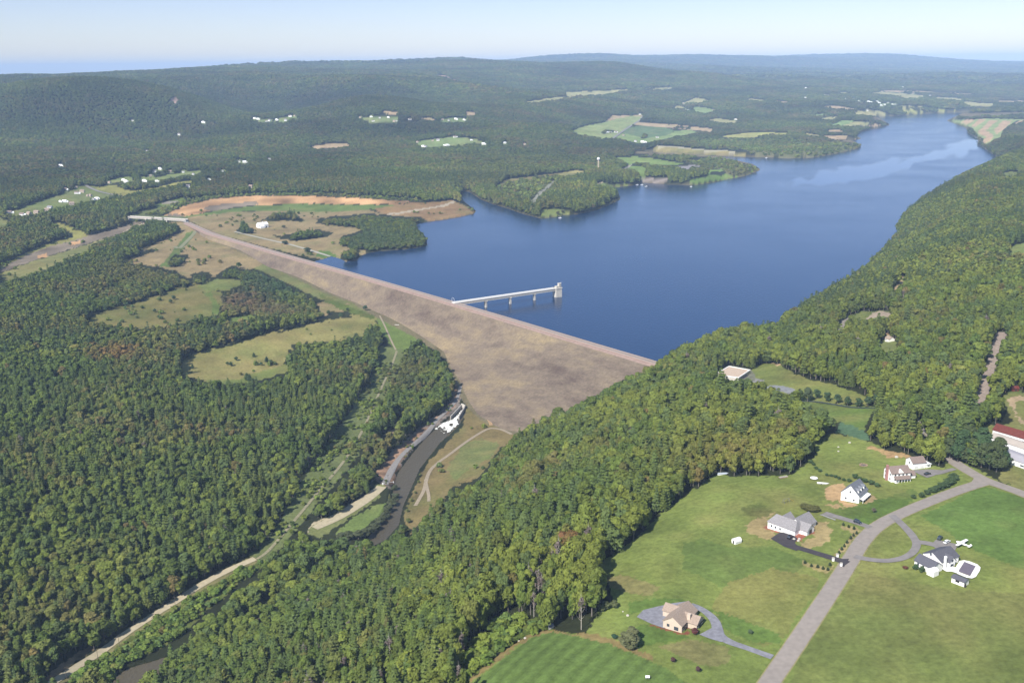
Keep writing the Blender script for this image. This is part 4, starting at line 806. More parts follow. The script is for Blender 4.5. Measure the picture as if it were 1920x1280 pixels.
patch('driveway', [(1311,1190),(1330,1180),(1346,1172),(1354,1186),(1366,1200),(1352,1204),(1332,1198)], BLUEG, 'blue grey gravel turning place in front of the beige house', lift=.36)
road('driveway', [(1790,879),(1775,883),(1758,887),(1735,888)], [3.5,4,6,7], ASPH2, 'grey driveway of the white house with brown roof', lift=.3)
patch('parking_pad', [(1708,882),(1740,880),(1768,882),(1752,892),(1738,896),(1716,886)], ASPH2, 'grey parking pad beside the white garage', lift=.33)
road('driveway', [(1632,989),(1615,983),(1590,975),(1565,968),(1545,962)], [4,4.2,4.4,4.6,5], ASPH2, 'narrow grey driveway running up between two lawns', lift=.3)
patch('path', [(1536,965),(1541,965),(1567,974),(1566,976)], mat('slab', C(190, 188, 186)), 'short pale concrete slab beside the narrow driveway', lift=.34)
TRK = mat('track_dust', C(188, 172, 148), var=.2)
road('path', [(1500,752),(1530,753),(1560,758),(1600,765),(1642,765)], 2.6, mat('dark_strip', C(70, 82, 82)), 'narrow black lane running under the row of round trees', lift=.3)  # dark blue-grey strip added along the foot of the tree row
road('track', zh([(1460,490),(1400,460),(1350,450),(1300,450),(1220,495),(1130,555),(1040,625),(960,680),(900,735),(875,800),(862,870),(835,920),(800,980)]), 3.6, TRK, 'pale two-rut track curving across the river meadow', lift=.25)
road('track', zh([(870,800),(880,860),(893,910),(893,950)]), 3.0, TRK, 'short spur of the meadow track', lift=.27)
road('track', zh([(1320,430),(1310,400),(1290,370),(1240,320),(1200,300)]), 4.0, mat('orange_earth', C(205, 170, 128), var=.2), 'bare orange track climbing onto the foot of the dam', lift=.3)
road('track', zh([(590,835),(610,790),(640,730),(680,665),(730,610),(800,550),(860,500),(900,455),(940,400),(1000,345),(1060,290),(1095,230),(1110,160)]), [7,7,5,5,5,5,4,4,4], mat('bank_gravel', C(170, 165, 162), var=.15), 'grey gravel track along the left bank of the outlet river', lift=.3)
road('path', [(712,592),(722,612),(734,640),(742,656)], 2.4, TRK, 'narrow dusty path crossing the green patch below the dam', lift=.25)
road('track', [(478,1047),(462,1054),(420,1072),(370,1100),(330,1127),(290,1152),(240,1184),(190,1222),(140,1252),(90,1285),(60,1305)], 6.6, mat('dirt_road', C(216, 202, 170), var=.12, scale=.3), 'pale dirt road running up from the bottom left', lift=.3)
road('track', TRACK_PX, 2.8, mat('grassy_dust', C(172, 165, 132), var=.3), 'narrow pale track running down the grassy cut through the lower forest', lift=.3)
road('track', [(590,990),(632,970),(690,934),(716,912)], [8,12,12,10], MATS['dirt_road'], 'wide pale gravel road beside the river', lift=.3)
road('track', zb([(480,405),(640,445),(880,500),(960,515),(1100,555),(1250,600),(1340,628)]), 7, mat('boat_ramp', C(200, 196, 180)), 'pale straight track running down into the reservoir', lift=.35)
road('track', zb([(130,375),(230,440),(330,460),(450,510),(560,570),(700,640),(800,700)]), 5, mat('toe_track', C(185, 178, 160)), 'pale track along the toe of the dam', lift=.6)
road('track', zb([(-60,540),(-20,560),(0,540),(60,480),(100,440),(130,400)]) , 8, mat('service_track', C(160, 160, 125)), 'grassy track through the field left of the dam', lift=.4)
road('road', za([(760,215),(800,250),(900,290),(1000,310),(1110,335),(1200,375),(1260,390)]), 9, mat('far_road', C(165, 160, 155)), 'grey road past the hamlet at the left', lift=1.0)
road('road', za([(-20,748),(40,722),(110,695),(150,680)]), 10, MATS['far_road'], 'pale bit of road at the left edge', lift=1.0)
road('road', zc([(720,525),(780,480),(860,425),(960,365),(990,320)]), 11, MATS['far_road'], 'pale country road climbing between the far fields', lift=1.0)
road('road', za([(1640,545),(1700,570),(1760,600),(1800,622)]), 9, MATS['far_road'], 'road from the spillway bridge onto the dam', lift=.5)

# ------------------------------------------------------------------ tree meshes
def leaf_quads(c, nrm_, size, seed, aspect=1.0):
    r = np.random.default_rng(seed); n = len(c)
    nn = nrm_ / (np.linalg.norm(nrm_, axis=1)[:, None] + 1e-9); a = np.cross(nn, r.normal(size=(n, 3))); a /= np.linalg.norm(a, axis=1)[:, None] + 1e-9; b = np.cross(nn, a)
    s = (size * r.uniform(.6, 1.3, n))[:, None]
    V = np.stack([c - a * s - b * s * aspect * r.uniform(.5, 1, (n, 1)), c + a * s * r.uniform(.5, 1.1, (n, 1)) - b * s * aspect * .6, c + a * s + b * s * aspect * r.uniform(.5, 1, (n, 1)), c - a * s * r.uniform(.5, 1.1, (n, 1)) + b * s * aspect * .6], 1)
    V[:, 2] += nn * s * .35; V[:, 0] += nn * s * .1
    return V.reshape(-1, 3), np.arange(4 * n).reshape(n, 4)
def crown_broad(seed, R_=4.6, h0=6.0, h1=18.0, n=420, size=1.1, lobes=11, sq=1.0):
    r = np.random.default_rng(seed); hc = (h0 + h1) / 2; hh = (h1 - h0) / 2
    L = []
    for k in range(lobes):
        u = r.uniform(-.75, .95); th = k * 2.4 + r.uniform(-.5, .5); q = math.sqrt(max(0, 1 - u * u)) * r.uniform(.35, .75)
        L.append((q * R_ * math.cos(th), q * R_ * math.sin(th), hc + u * hh * .68, R_ * r.uniform(.34, .56)))
    L.append((0, 0, hc + hh * .5, R_ * .5)); L.append((0, 0, hc, R_ * .62)); L = np.array(L)
    k = r.integers(0, len(L), n); d = r.normal(size=(n, 3)); d /= np.linalg.norm(d, axis=1)[:, None]; d[:, 2] = np.where((d[:, 2] < -.35) & (r.random(n) < .7), -d[:, 2], d[:, 2])
    rad = r.uniform(.78, 1.08, n)[:, None]
    c = L[k, :3] + d * L[k, 3:4] * rad * np.array([1, 1, sq]); nn = d + r.normal(size=(n, 3)) * .38; nn[:, 2] += .25
    return leaf_quads(c, nn, np.full(n, size), seed + 1)
def crown_pine(seed, R_=3.6, h0=3.5, h1=21.0, n=460, size=.95, tiers=9):
    r = np.random.default_rng(seed); C_, Nn = [], []
    for k in range(n):
        tier = r.integers(0, tiers); f = (tier + r.uniform(-.12, .12)) / (tiers - 1); f = min(max(f, 0), 1)
        rm = R_ * (1 - f) ** .75 * (1 if f > .12 else .75) + .35; nb = 7; th = (r.integers(0, nb) + .5 * (tier % 2)) * 2 * math.pi / nb + r.normal() * .13; q = math.sqrt(r.random()) * rm
        C_.append((q * math.cos(th), q * math.sin(th), h0 + (h1 - h0) * f - q * .18 + r.normal() * .15)); Nn.append((math.cos(th) * .45 + r.normal() * .3, math.sin(th) * .45 + r.normal() * .3, 1))
    return leaf_quads(np.array(C_), np.array(Nn), np.full(n, size), seed + 1, .6)
def limbs(seed, h, r0, spread=2.6, nb=6, top=None, z0=.35):
    r = random.Random(seed); mb = MB(); top = top or h
    ln = (r.uniform(-.4, .4), r.uniform(-.4, .4))
    mb.tube([(0, 0, -.8), (ln[0] * .3, ln[1] * .3, h * .35), (ln[0], ln[1], h * .7), (ln[0] * 1.2, ln[1] * 1.2, top)], [r0 * 1.25, r0, r0 * .6, r0 * .15], 6)
    for k in range(nb):
        f = z0 + (0.9 - z0) * (k + .5) / nb; th = k * 2.4 + r.uniform(-.4, .4); L = spread * (1.15 - f) * r.uniform(.8, 1.2)
        b0 = (ln[0] * f, ln[1] * f, h * f); mb.tube([b0, (b0[0] + math.cos(th) * L * .5, b0[1] + math.sin(th) * L * .5, b0[2] + L * .35), (b0[0] + math.cos(th) * L, b0[1] + math.sin(th) * L, b0[2] + L * .85)], [r0 * .42, r0 * .28, r0 * .1], 4)
    return mb
def mb_np(mb):
    return np.array(mb.V, float), np.array([f if len(f) == 4 else (list(f) + [f[-1]])[:4] for f in mb.F if len(f) <= 4])
def leaf_material(name, lo=.74, hi=1.26):
    m = bpy.data.materials.new(name); m.use_nodes = True; t = m.node_tree; b = t.nodes['Principled BSDF']; b.inputs['Roughness'].default_value = .75; b.inputs['Specular IOR Level'].default_value = .18
    a = N(t, 'ShaderNodeAttribute', attribute_type='INSTANCER', attribute_name='tint'); ge = N(t, 'ShaderNodeNewGeometry')
    no = N(t, 'ShaderNodeTexNoise'); no.inputs['Scale'].default_value = .55; no.inputs['Detail'].default_value = 3
    mr = N(t, 'ShaderNodeMapRange'); mr.inputs[1].default_value = .28; mr.inputs[2].default_value = .72; mr.inputs[3].default_value = lo; mr.inputs[4].default_value = hi
    mx = N(t, 'ShaderNodeMix', data_type='RGBA', blend_type='MULTIPLY'); mx.inputs[0].default_value = 1
    t.links.new(ge.outputs['Position'], no.inputs['Vector']); t.links.new(no.outputs['Fac'], mr.inputs[0]); t.links.new(a.outputs['Color'], mx.inputs[6]); t.links.new(mr.outputs[0], mx.inputs[7])
    t.links.new(mx.outputs[2], b.inputs['Base Color'])
    tr = N(t, 'ShaderNodeBsdfTranslucent'); ms = N(t, 'ShaderNodeMixShader'); ms.inputs[0].default_value = .28
    t.links.new(mx.outputs[2], tr.inputs[0]); t.links.new(b.outputs[0], ms.inputs[1]); t.links.new(tr.outputs[0], ms.inputs[2]); t.links.new(ms.outputs[0], t.nodes['Material Output'].inputs['Surface'])
    return m
LEAF = leaf_material('foliage'); BARK = mat('bark', (.16, .14, .12), var=.2, scale=2.0); PBARK = mat('pale_bark', (.36, .33, .29), var=.2, scale=2.0)
def proto(name, parts):
    """one mesh for the far-off trees: leaves and trunk in one"""
    Vs, Fs, Ms, n = [], [], [], 0; mats = []
    for (V, F), m in parts:
        if m not in mats: mats.append(m)
        Vs.append(V); Fs.append(F + n); Ms.append(np.full(len(F), mats.index(m))); n += len(V)
    return bpy.data.objects.new(name, np_mesh(name, np.concatenate(Vs), np.concatenate(Fs), mats, False, np.concatenate(Ms)))
NEARB = [proto('broad_near', [(crown_broad(10 + k, R_=[4.6,4.0,5.3,4.3,3.5][k], h0=[1,2,1.5,.5,2][k], n=640, size=.85, lobes=12), LEAF), (mb_np(limbs(k, 11, .3, nb=4)), BARK)]) for k in range(5)]
NEARP = [proto('pine_near', [(crown_pine(30 + k, R_=[3.4,4.2,2.9][k], n=560, size=.75), LEAF), (mb_np(limbs(40 + k, 18, .28, nb=2)), BARK)]) for k in range(3)]
MIDB = [proto('broad_mid', [(crown_broad(50 + k, R_=[4.8,4.2,5.4,3.9][k], h0=[1,2,1,2][k], n=190, size=1.45, lobes=9), LEAF)]) for k in range(4)]
MIDP = [proto('pine_mid', [(crown_pine(70 + k, n=190, size=1.3, tiers=7), LEAF)]) for k in range(2)]
def clump(seed, ext=9, n=6, leaves=34):
    r = np.random.default_rng(seed); Vs, Fs, k0 = [], [], 0
    for k in range(n):
        s = r.uniform(.8, 1.2); V, F = crown_broad(seed * 100 + k, R_=5.0, h0=4, h1=17, n=leaves, size=2.4, lobes=5); V = V * s + np.array([r.uniform(-ext, ext), r.uniform(-ext, ext), r.uniform(-2, 1)]); Vs.append(V); Fs.append(F + k0); k0 += len(V)
    return np.concatenate(Vs), np.concatenate(Fs)
FARC = [proto('clump', [(clump(90 + k), LEAF)]) for k in range(4)]
SHRUB = [proto('shrub_mass', [(crown_broad(120 + k, R_=1.6, h0=-.3, h1=2.9, n=90, size=.55, lobes=6), LEAF)]) for k in range(3)]
DEADT = [proto('dead_tree', [(crown_broad(130 + k, R_=2.6, h0=5, h1=17, n=150, size=.4, lobes=6), LEAF), (mb_np(limbs(140 + k, 18, .25, spread=3.4, nb=14, z0=.2)), PBARK)]) for k in range(2)]

def scatter(name, label, protos, x, y, z, kindi, scale, rz, tint, cat=None):
    n = len(x); me = bpy.data.meshes.new(name); me.vertices.add(n); me.vertices.foreach_set('co', np.stack([x, y, z], -1).astype(np.float32).ravel())
    set_attr(me, 'sc', 'FLOAT_VECTOR', scale); set_attr(me, 'rz', 'FLOAT', rz); set_attr(me, 'ki', 'INT', kindi)
    set_attr(me, 'tint', 'FLOAT_COLOR', np.concatenate([tint, np.ones((n, 1))], -1))
    o = link(name, me); tag(o, label, cat, kind='stuff')
    g = bpy.data.node_groups.new(name + '_scatter', 'GeometryNodeTree'); g.interface.new_socket('Geometry', in_out='INPUT', socket_type='NodeSocketGeometry'); g.interface.new_socket('Geometry', in_out='OUTPUT', socket_type='NodeSocketGeometry')
    gi = g.nodes.new('NodeGroupInput'); go = g.nodes.new('NodeGroupOutput'); jn = g.nodes.new('GeometryNodeJoinGeometry')
    def na(t_, nm):
        q = g.nodes.new('GeometryNodeInputNamedAttribute'); q.data_type = t_; q.inputs['Name'].default_value = nm; return q
    ks, ss, rs = na('INT', 'ki'), na('FLOAT_VECTOR', 'sc'), na('FLOAT', 'rz')
    cx_ = g.nodes.new('ShaderNodeCombineXYZ'); g.links.new(rs.outputs['Attribute'], cx_.inputs['Z'])
    mp = g.nodes.new('GeometryNodeMeshToPoints'); g.links.new(gi.outputs[0], mp.inputs['Mesh'])
    for k, pr in enumerate(protos):
        cmp = g.nodes.new('FunctionNodeCompare'); cmp.data_type = 'INT'; cmp.operation = 'EQUAL'; cmp.inputs[3].default_value = k; g.links.new(ks.outputs['Attribute'], cmp.inputs[2])
        oi = g.nodes.new('GeometryNodeObjectInfo'); oi.inputs['Object'].default_value = pr; oi.inputs['As Instance'].default_value = True
        ip = g.nodes.new('GeometryNodeInstanceOnPoints'); g.links.new(mp.outputs[0], ip.inputs['Points']); g.links.new(cmp.outputs[0], ip.inputs['Selection']); g.links.new(oi.outputs['Geometry'], ip.inputs['Instance'])
        g.links.new(cx_.outputs[0], ip.inputs['Rotation']); g.links.new(ss.outputs['Attribute'], ip.inputs['Scale']); g.links.new(ip.outputs[0], jn.inputs[0])
    g.links.new(jn.outputs[0], go.inputs[0])
    md = o.modifiers.new('scatter', 'NODES'); md.node_group = g
    return o

# ------------------------------------------------------------------ where trees stand
def jgrid(r0, r1, sp, azl=33.5):
    n = int(r1 * 2 * math.sin(R(azl)) / sp) + 2; m_ = int((r1 - r0 * math.cos(R(azl))) / sp) + 2
    gx, gy = np.meshgrid((np.arange(n) - n / 2) * sp, r0 * math.cos(R(azl)) + np.arange(m_) * sp); gx = gx + (np.arange(m_) % 2)[:, None] * sp / 2
    gx = gx.ravel() + rng.uniform(-.42, .42, gx.size) * sp; gy = gy.ravel() + rng.uniform(-.42, .42, gy.size) * sp
    rr_ = np.hypot(gx, gy); k = (rr_ >= r0) & (rr_ < r1) & (np.abs(np.arctan2(gx, gy)) < R(azl)); return gx[k], gy[k]
DAMPOLY = [tuple(p) for p in (CL[:, :2] - nrm * 46)[::12]] + [tuple(p) for p in TL[::-12, :2]]
FR = np.array([k in ('scrub', 'path', 'scrubgrass', 'rough') for k in KIND])
def stand(x, y, hgt, rad, strict=1.0):
    """mask of points where a tree of this size keeps clear of water, dam and everything open in the photograph"""
    z = H(x, y); ok = ~pip(x, y, LAKE) & ~pip(x, y, RIVER) & ~pip(x, y, DAMPOLY)
    ok &= z > -60
    lk = ok.copy()
    pyb = None
    for f, rf in ((0, .0), (.3, .5), (.6, .85), (.85, .6), (1.0, 0)):
        for sgn in ((0,) if rf == 0 else (-1, 1)):
            px, py = project(x + sgn * rad * rf, y, z + hgt * f); c = cover_at(px, py); ok &= (c == 0)
    # keep visible water clear in front of the near trees' own shore
    xx, yy = atz(*project(x, y, z + hgt * .8), 0.0)
    return ok, z
def thin(mask, p): return mask & (rng.random(mask.shape) < p)
def zone_tint(x, y, px, py):
    n = len(x); u = rng.random(n)
    g1 = vnoise(x, y, 70) + .5 * vnoise(x + 500, y, 26); g2 = vnoise(x, y + 900, 120) + .6 * vnoise(x, y, 37)
    right = np.clip((px - 800 + (py - 700) * -.1) / 350, 0, 1) * (py > 290)
    dark = np.array((.092, .146, .036)); mid = np.array((.146, .206, .050)); yel = np.array((.225, .262, .056)); brn = np.array((.240, .190, .095)); blu = np.array((.105, .160, .074))
    c = dark * (1 - u[:, None]) + mid * u[:, None] * 1.05
    w = np.clip(g1 * 1.3 + .18 + .42 * right + rng.normal(0, .28, n), 0, 1)[:, None]; c = c * (1 - w * .8) + yel * w * .8
    w = np.clip(g2 * 1.3 - .12 - .25 * right + .22 * (np.hypot(x, y) > 2300) + rng.normal(0, .24, n), 0, 1)[:, None]; c = c * (1 - w * .85) + brn * w * .85
    w = (rng.random(n) < .16)[:, None] * .7; c = c * (1 - w) + blu * w
    w = (rng.random(n) < .012)[:, None] * rng.uniform(.4, .9, (n, 1)); c = c * (1 - w) + np.array((.23, .165, .08)) * w
    def spot(cx_, cy_, rx_, ry_, col, s):
        nonlocal c
        d = np.hypot((px - cx_) / rx_, (py - cy_) / ry_) + rng.normal(0, .18, n); w_ = (np.clip(1.25 - d, 0, 1) * s)[:, None]; c = c * (1 - w_) + np.array(col) * w_
    spot(205, 668, 55, 16, (.30, .17, .075), .75); spot(240, 660, 24, 12, (.32, .17, .08), .6); spot(455, 560, 62, 28, (.22, .155, .105), .95); spot(520, 580, 50, 14, (.20, .15, .10), .7)
    spot(250, 510, 120, 26, (.18, .14, .08), .5); spot(540, 530, 95, 26, (.085, .155, .090), .9); spot(700, 445, 80, 22, (.09, .145, .08), .7); spot(1070, 1035, 26, 14, (.22, .11, .06), .95)
    spot(1340, 860, 130, 60, (.20, .175, .045), .35); spot(760, 700, 50, 40, (.13, .105, .07), .5); spot(680, 640, 40, 25, (.05, .09, .04), .6)
    spot(1600, 600, 90, 60, (.15, .165, .045), .4); spot(60, 1160, 40, 30, (.14, .11, .06), .4); spot(930, 330, 120, 30, (.12, .125, .06), .5); spot(350, 200, 500, 60, (.095, .14, .075), .5)
    c = c * np.where(np.hypot(x, y) > 2600, np.clip(1 + .8 * vnoise(x, y, 420) + .5 * vnoise(x, y, 180), .5, 1.6), 1)[:, None]
    return c * rng.uniform(.80, 1.20, (n, 1)) * np.interp(np.hypot(x, y), [600, 1500, 3500, 9000], [.84, .80, .68, .62])[:, None] * np.array((1.03, 1, .80))
def gather(r0, r1, sp, hgt, rad):
    x, y = jgrid(r0, r1, sp); ok, z = stand(x, y, hgt, rad); x, y, z = x[ok], y[ok], z[ok]; px, py = project(x, y, z + hgt * .5)
    v = (px > -140) & (px < 2060) & (py > 90) & (py < 1520); return x[v], y[v], z[v], px[v], py[v]
NT = 0
# near trees
x, y, z, px, py = gather(330, 1280, 5.7, 14, 2.6)
gp = (vnoise(x + 11, y, 15) > .36) & (rng.random(len(x)) < .75) & (px < 1150); x, y, z, px, py = x[~gp], y[~gp], z[~gp], px[~gp], py[~gp]
n = len(x); pinez = np.clip(.13 + .7 * vnoise(x, y, 90) + np.where((px < 750) & (py > 640), .10, 0) - np.where(px > 1150, .08, 0), .03, .6); isp = rng.random(n) < pinez
dead = rng.random(n) < np.where((px > 560) & (px < 1100) & (py > 1020), .07, .008)
isp &= ~dead
ki = np.where(isp, 5 + rng.integers(0, 3, n), rng.integers(0, 5, n)); ki = np.where(dead, 8 + rng.integers(0, 2, n), ki)
big = np.exp(rng.normal(0, .24, n)) * (1 + .5 * vnoise(x + 77, y, 38)); hs = .82 * big ** .6 * rng.uniform(.85, 1.15, n) * (1 + .35 * vnoise(x, y, 45)); ws = np.clip(.80 * big, .42, 1.6)
brush = (px > 300) & (px < 665) & (py > 485) & (py < 645) & (py > 690 - .38 * px)
hs = np.where(brush, hs * .5, hs); ws = np.where(brush, ws * .85, ws)
corner = (px > 840) & (px < 1140) & (py > 1000); hs = np.where(corner, hs * 1.35, hs)
low = ((px < 760) & (px > 330) & (py > 1080) & (px + (py - 1080) * 1.4 < 700)) | ((px > 480) & (px < 760) & (py > 850) & (py < 1050))
hs = np.where(low, hs * .7, hs)
tint = zone_tint(x, y, px, py); tint[isp] = tint[isp] * .6 + np.array((.095, .140, .050)) * .45; tint[dead] = np.array((.20, .16, .14)) * rng.uniform(.7, 1.1, (dead.sum(), 1))
sc = np.stack([ws, ws, hs], -1); rz_ = rng.uniform(0, 6.28, n)
vis = (px > -20) & (px < 1940) & (py < 1340)
# ---- the largest trees in view become things of their own
dist = np.sqrt(x * x + y * y + (z - CAMZ) ** 2); score = np.where(vis & ~dead, dist / (hs * ws), 1e9)
SOLO = np.argsort(score)[:232]
keepm = np.ones(n, bool); keepm[SOLO] = False
A = (x, y, z, ki, sc, rz_, tint, px, py)
near_cells = [a[keepm] for a in A]
RIDGE = [(150,1330),(560,1120),(700,1015),(762,950),(960,822),(1228,690),(1470,605),(1860,300),(2200,250),(2200,1600),(150,1600)]
x, y, z, ki, sc, rz_, tint, px, py = near_cells
onr = pip(px, py, RIDGE)
NP = NEARB + NEARP + DEADT
for nm, lab, mk in (('forest', 'dense mixed green forest covering the ridge in front of the dam and along the right shore', onr), ('forest', 'dense dark green forest on the valley floor at the lower left', ~onr)):
    scatter(nm, lab, NP, x[mk], y[mk], z[mk], ki[mk], sc[mk], rz_[mk], tint[mk])
x, y, z, px, py = gather(1280, 3200, 7.6, 13, 3.0); n = len(x); NT += n
isp = rng.random(n) < np.clip(.16 + .6 * vnoise(x, y, 140), .02, .8); ki = np.where(isp, 4 + rng.integers(0, 2, n), rng.integers(0, 4, n))
hs = rng.uniform(.75, 1.1, n) * (1 + .35 * vnoise(x, y, 60)); ws = np.clip(.95 * np.exp(rng.normal(0, .22, n)), .55, 1.7)
tint = zone_tint(x, y, px, py); tint[isp] = tint[isp] * .5 + np.array((.05, .09, .05)) * .5
brush = (px > 180) & (px < 640) & (py > 470) & (py < 600) & (py > 640 - .5 * px); hs = np.where(brush, hs * .6, hs)
young = (py > 395) & (py < 475) & (px > 590) & (px < 800); hs = np.where(young, hs * .6, hs)
onr = pip(px, py, RIDGE)
for nm, lab, mk in (('forest', 'green wood on the far slope of the right shore beside the reservoir', onr), ('forest', 'broad woodland around the spillway, hamlet and wooded peninsulas beyond the dam', ~onr)):
    scatter(nm, lab, MIDB + MIDP, x[mk], y[mk], z[mk], ki[mk], np.stack([ws, ws, hs], -1)[mk], rng.uniform(0, 6.28, mk.sum()), tint[mk])
x, y, z, px, py = gather(3200, 6400, 14, 12, 5); n = len(x); NT += n; ws = rng.uniform(1.25, 1.8, n)
scatter('distant_forest', 'woodland with small clearings spreading between the reservoir and the far hills', MIDB, x, y, z, rng.integers(0, 4, n), np.stack([ws, ws, rng.uniform(.6, 1.05, n) * (1 + .5 * vnoise(x, y, 110))], -1), rng.uniform(0, 6.28, n), zone_tint(x, y, px, py))
x, y, z, px, py = gather(6400, 11000, 21, 10, 12); n = len(x); NT += n
scatter('distant_forest', 'far-off unbroken woodland rolling up to the hills behind the reservoir', FARC, x, y, z, rng.integers(0, 4, n), np.stack([rng.uniform(.9, 1.25, n)] * 2 + [rng.uniform(.7, 1.2, n) * (1 + .5 * vnoise(x, y, 150))], -1), rng.uniform(0, 6.28, n), zone_tint(x, y, px, py))
x, y, z, px, py = gather(11000, 26000, 75, 8, 16); n = len(x); NT += n
scatter('distant_forest', 'bluish woods on the most distant ridges below the skyline', FARC, x, y, z - 6, rng.integers(0, 4, n), np.stack([rng.uniform(3.2, 4.4, n)] * 2 + [rng.uniform(1.2, 2.4, n)], -1), rng.uniform(0, 6.28, n), zone_tint(x, y, px, py) * .9)
# scrub and tall weeds
def scrubby(r0, r1, sp, kinds, p, s0, s1, name, label, tf):
    x, y = jgrid(r0, r1, sp); z = H(x, y); px, py = project(x, y, z + 1); c = cover_at(px, py); k = np.array([q in kinds for q in KIND])[c] & (rng.random(len(x)) < p(x, y)) & ~pip(x, y, RIVER) & ~pip(x, y, LAKE) & ~pip(x, y, DAMPOLY)
    x, y, z, px, py = x[k], y[k], z[k], px[k], py[k]; n = len(x); s = rng.uniform(s0, s1, n)
    return scatter(name, label, SHRUB, x, y, z, rng.integers(0, 3, n), np.stack([s * 1.25, s * 1.25, s], -1), rng.uniform(0, 6.28, n), tf(x, y, px, py) * rng.uniform(.75, 1.25, (n, 1)))
lg = lambda x, y, px, py: zone_tint(x, y, px, py) * 1.0 + np.array((.012, .018, .004))
scrubby(330, 1000, 3.0, ('rough', 'scrubgrass'), lambda x, y: np.clip(.75 + 1.2 * vnoise(x, y, 14), 0, 1), .4, 1.7, 'scrub', 'bright green weeds and brambles along the forest edge and the dirt road', lambda x, y, px, py: lg(x, y, px, py) + np.array((.0, .01, .0)))
scrubby(600, 1300, 4.5, ('path',), lambda x, y: np.clip(.30 + 1.2 * vnoise(x, y, 22), 0, .8), .5, 1.5, 'scrub', 'low bushes filling the grassy cut through the lower forest', lg)
scrubby(2800, 5200, 17, ('scrub',), lambda x, y: np.full(x.shape, .8), 2.0, 3.6, 'scrub', 'olive scrub on the far shore points of the reservoir', lg)
scrubby(900, 2800, 9, ('scrub',), lambda x, y: np.full(x.shape, .85), 1.0, 2.6, 'scrub', 'olive scrub on the peninsula and around the quarry edge', lg)
scrubby(900, 2600, 14, ('dry', 'rock', 'scarp'), lambda x, y: np.clip(-.02 + 1.0 * vnoise(x, y, 60), 0, .6) , .6, 2.0, 'scrub', 'scattered bushes in the dry fields below the dam', lg)
scrubby(560, 1250, 4.5, ('rock', 'scarp'), lambda x, y: np.clip(-.02 + 1.2 * vnoise(x, y, 14), 0, .5) , .3, .9, 'scrub', 'small bushes on the stony river banks', lg)
# river bank trees' undergrowth
# ---- individual trees
def solo_proto(kind, k):
    if kind == 'b':
        V, F = crown_broad(200 + k, R_=[4.6,4.0,5.3,4.3,3.5][k], h0=[1,2,1.5,.5,2][k], n=1600, size=.55, lobes=14)
        return np_mesh('crown', V, F, [LEAF]), limbs(200 + k, 14, .3, nb=6, spread=3)
    V, F = crown_pine(220 + k, R_=[3.4,4.2,2.9][k], n=1100, size=.6, tiers=11); return np_mesh('crown', V, F, [LEAF]), limbs(230 + k, 20, .28, nb=6, spread=2.2)
def mb_mesh(mb, name, m):
    o = mb.build(name, m); me = o.data; bpy.data.objects.remove(o); return me
SP = [solo_proto('b', k) for k in range(5)] + [solo_proto('p', k) for k in range(3)]
SP = [(a, mb_mesh(b_, 'trunk', BARK)) for a, b_ in SP]
def tree(name, label, cat, loc, pk, s, tint_, group=None, rz=None):
    t_ = thing(name, label, cat, loc, rz if rz is not None else random.uniform(0, 6.28), group); t_.scale = s
    c = link('crown', SP[pk][0], t_); c['tint'] = [float(q) for q in tint_]
    link('trunk', SP[pk][1], t_); return t_
x, y, z, ki, sc, rz_, tint, px, py = A
cnt = 0
def whereabouts(a, b_):
    if b_ < 905 and a > 1200: return 'at the top edge of the big lawn'
    if a > 1000 and b_ < 1090: return 'along the left edge of the big lawn'
    if a > 985: return 'at the forest corner by the gravel yard'
    if a > 860 and b_ > 1080: return 'beside the weedy gap above the striped field'
    if a > 700 and b_ > 1170: return 'left of the striped field at the bottom edge'
    if a < 560: return 'near the bottom left end of the ridge'
    if b_ > 1170: return 'low on the slope at the bottom edge'
    return 'inside the wood above the bottom edge'
for i in SOLO:
    pine = 5 <= ki[i] <= 7; yellow = tint[i][0] > .13; brown = tint[i][0] > tint[i][1]
    size = 'tall' if hs[i] > .97 else 'low' if hs[i] < .78 else 'middling'; wide = 'broad' if ws[i] > .9 else 'slender'
    w_ = whereabouts(px[i], py[i])
    col_ = 'dark pine' if pine else 'rusty broadleaf' if brown else 'yellowish broadleaf' if yellow else 'green broadleaf'
    lab = '%s %s %s %s' % (size, wide, col_, w_)
    tree('pine_tree' if pine else 'broadleaf_tree', lab, 'tree', (x[i], y[i], z[i]), int(ki[i]), (sc[i][0], sc[i][1], sc[i][2]), tint[i], ('pines' if pine else 'broadleaf trees') + ' of the nearest forest edge', rz_[i])
G1 = (.085, .125, .045); G2 = (.06, .10, .045)
def solo(px_, py_, h, w, tint_, label, pk=None, group=None, name='tree', cat='tree'):
    v = P(px_, py_); pk = random.randrange(5) if pk is None else pk
    base = 18.0 if pk < 5 else 21.0; rad = [4.6,4.0,5.3,4.3,3.5,3.4,4.2,2.9][pk]
    return tree(name, label, cat, v, pk, (w / 2 / rad, w / 2 / rad, h / base), tint_, group)
ROW = [(1532,747),(1551,752),(1570,756),(1589,760),(1610,763),(1627,761),(1640,757)]
ordw = ['first', 'second', 'third', 'fourth', 'fifth', 'sixth', 'seventh', 'eighth', 'ninth', 'tenth', 'eleventh', 'twelfth', 'thirteenth', 'fourteenth', 'fifteenth']
for k, (a, b_) in enumerate(ROW): solo(a, b_, 8.2, 5.6, G2, 'round green tree, %s from the left in the row across the lawn' % ordw[k], group='row of trees across the visitor centre lawn', pk=[0,3,1,2,0,3,1][k])
solo(1514, 753, 13, 7, (.09,.12,.06), 'tall pale green tree at the left end of the tree row by the visitor centre', pk=3)
solo(1500, 752, 10, 7, G1, 'broad green tree beside the sloping grey car park', pk=2)
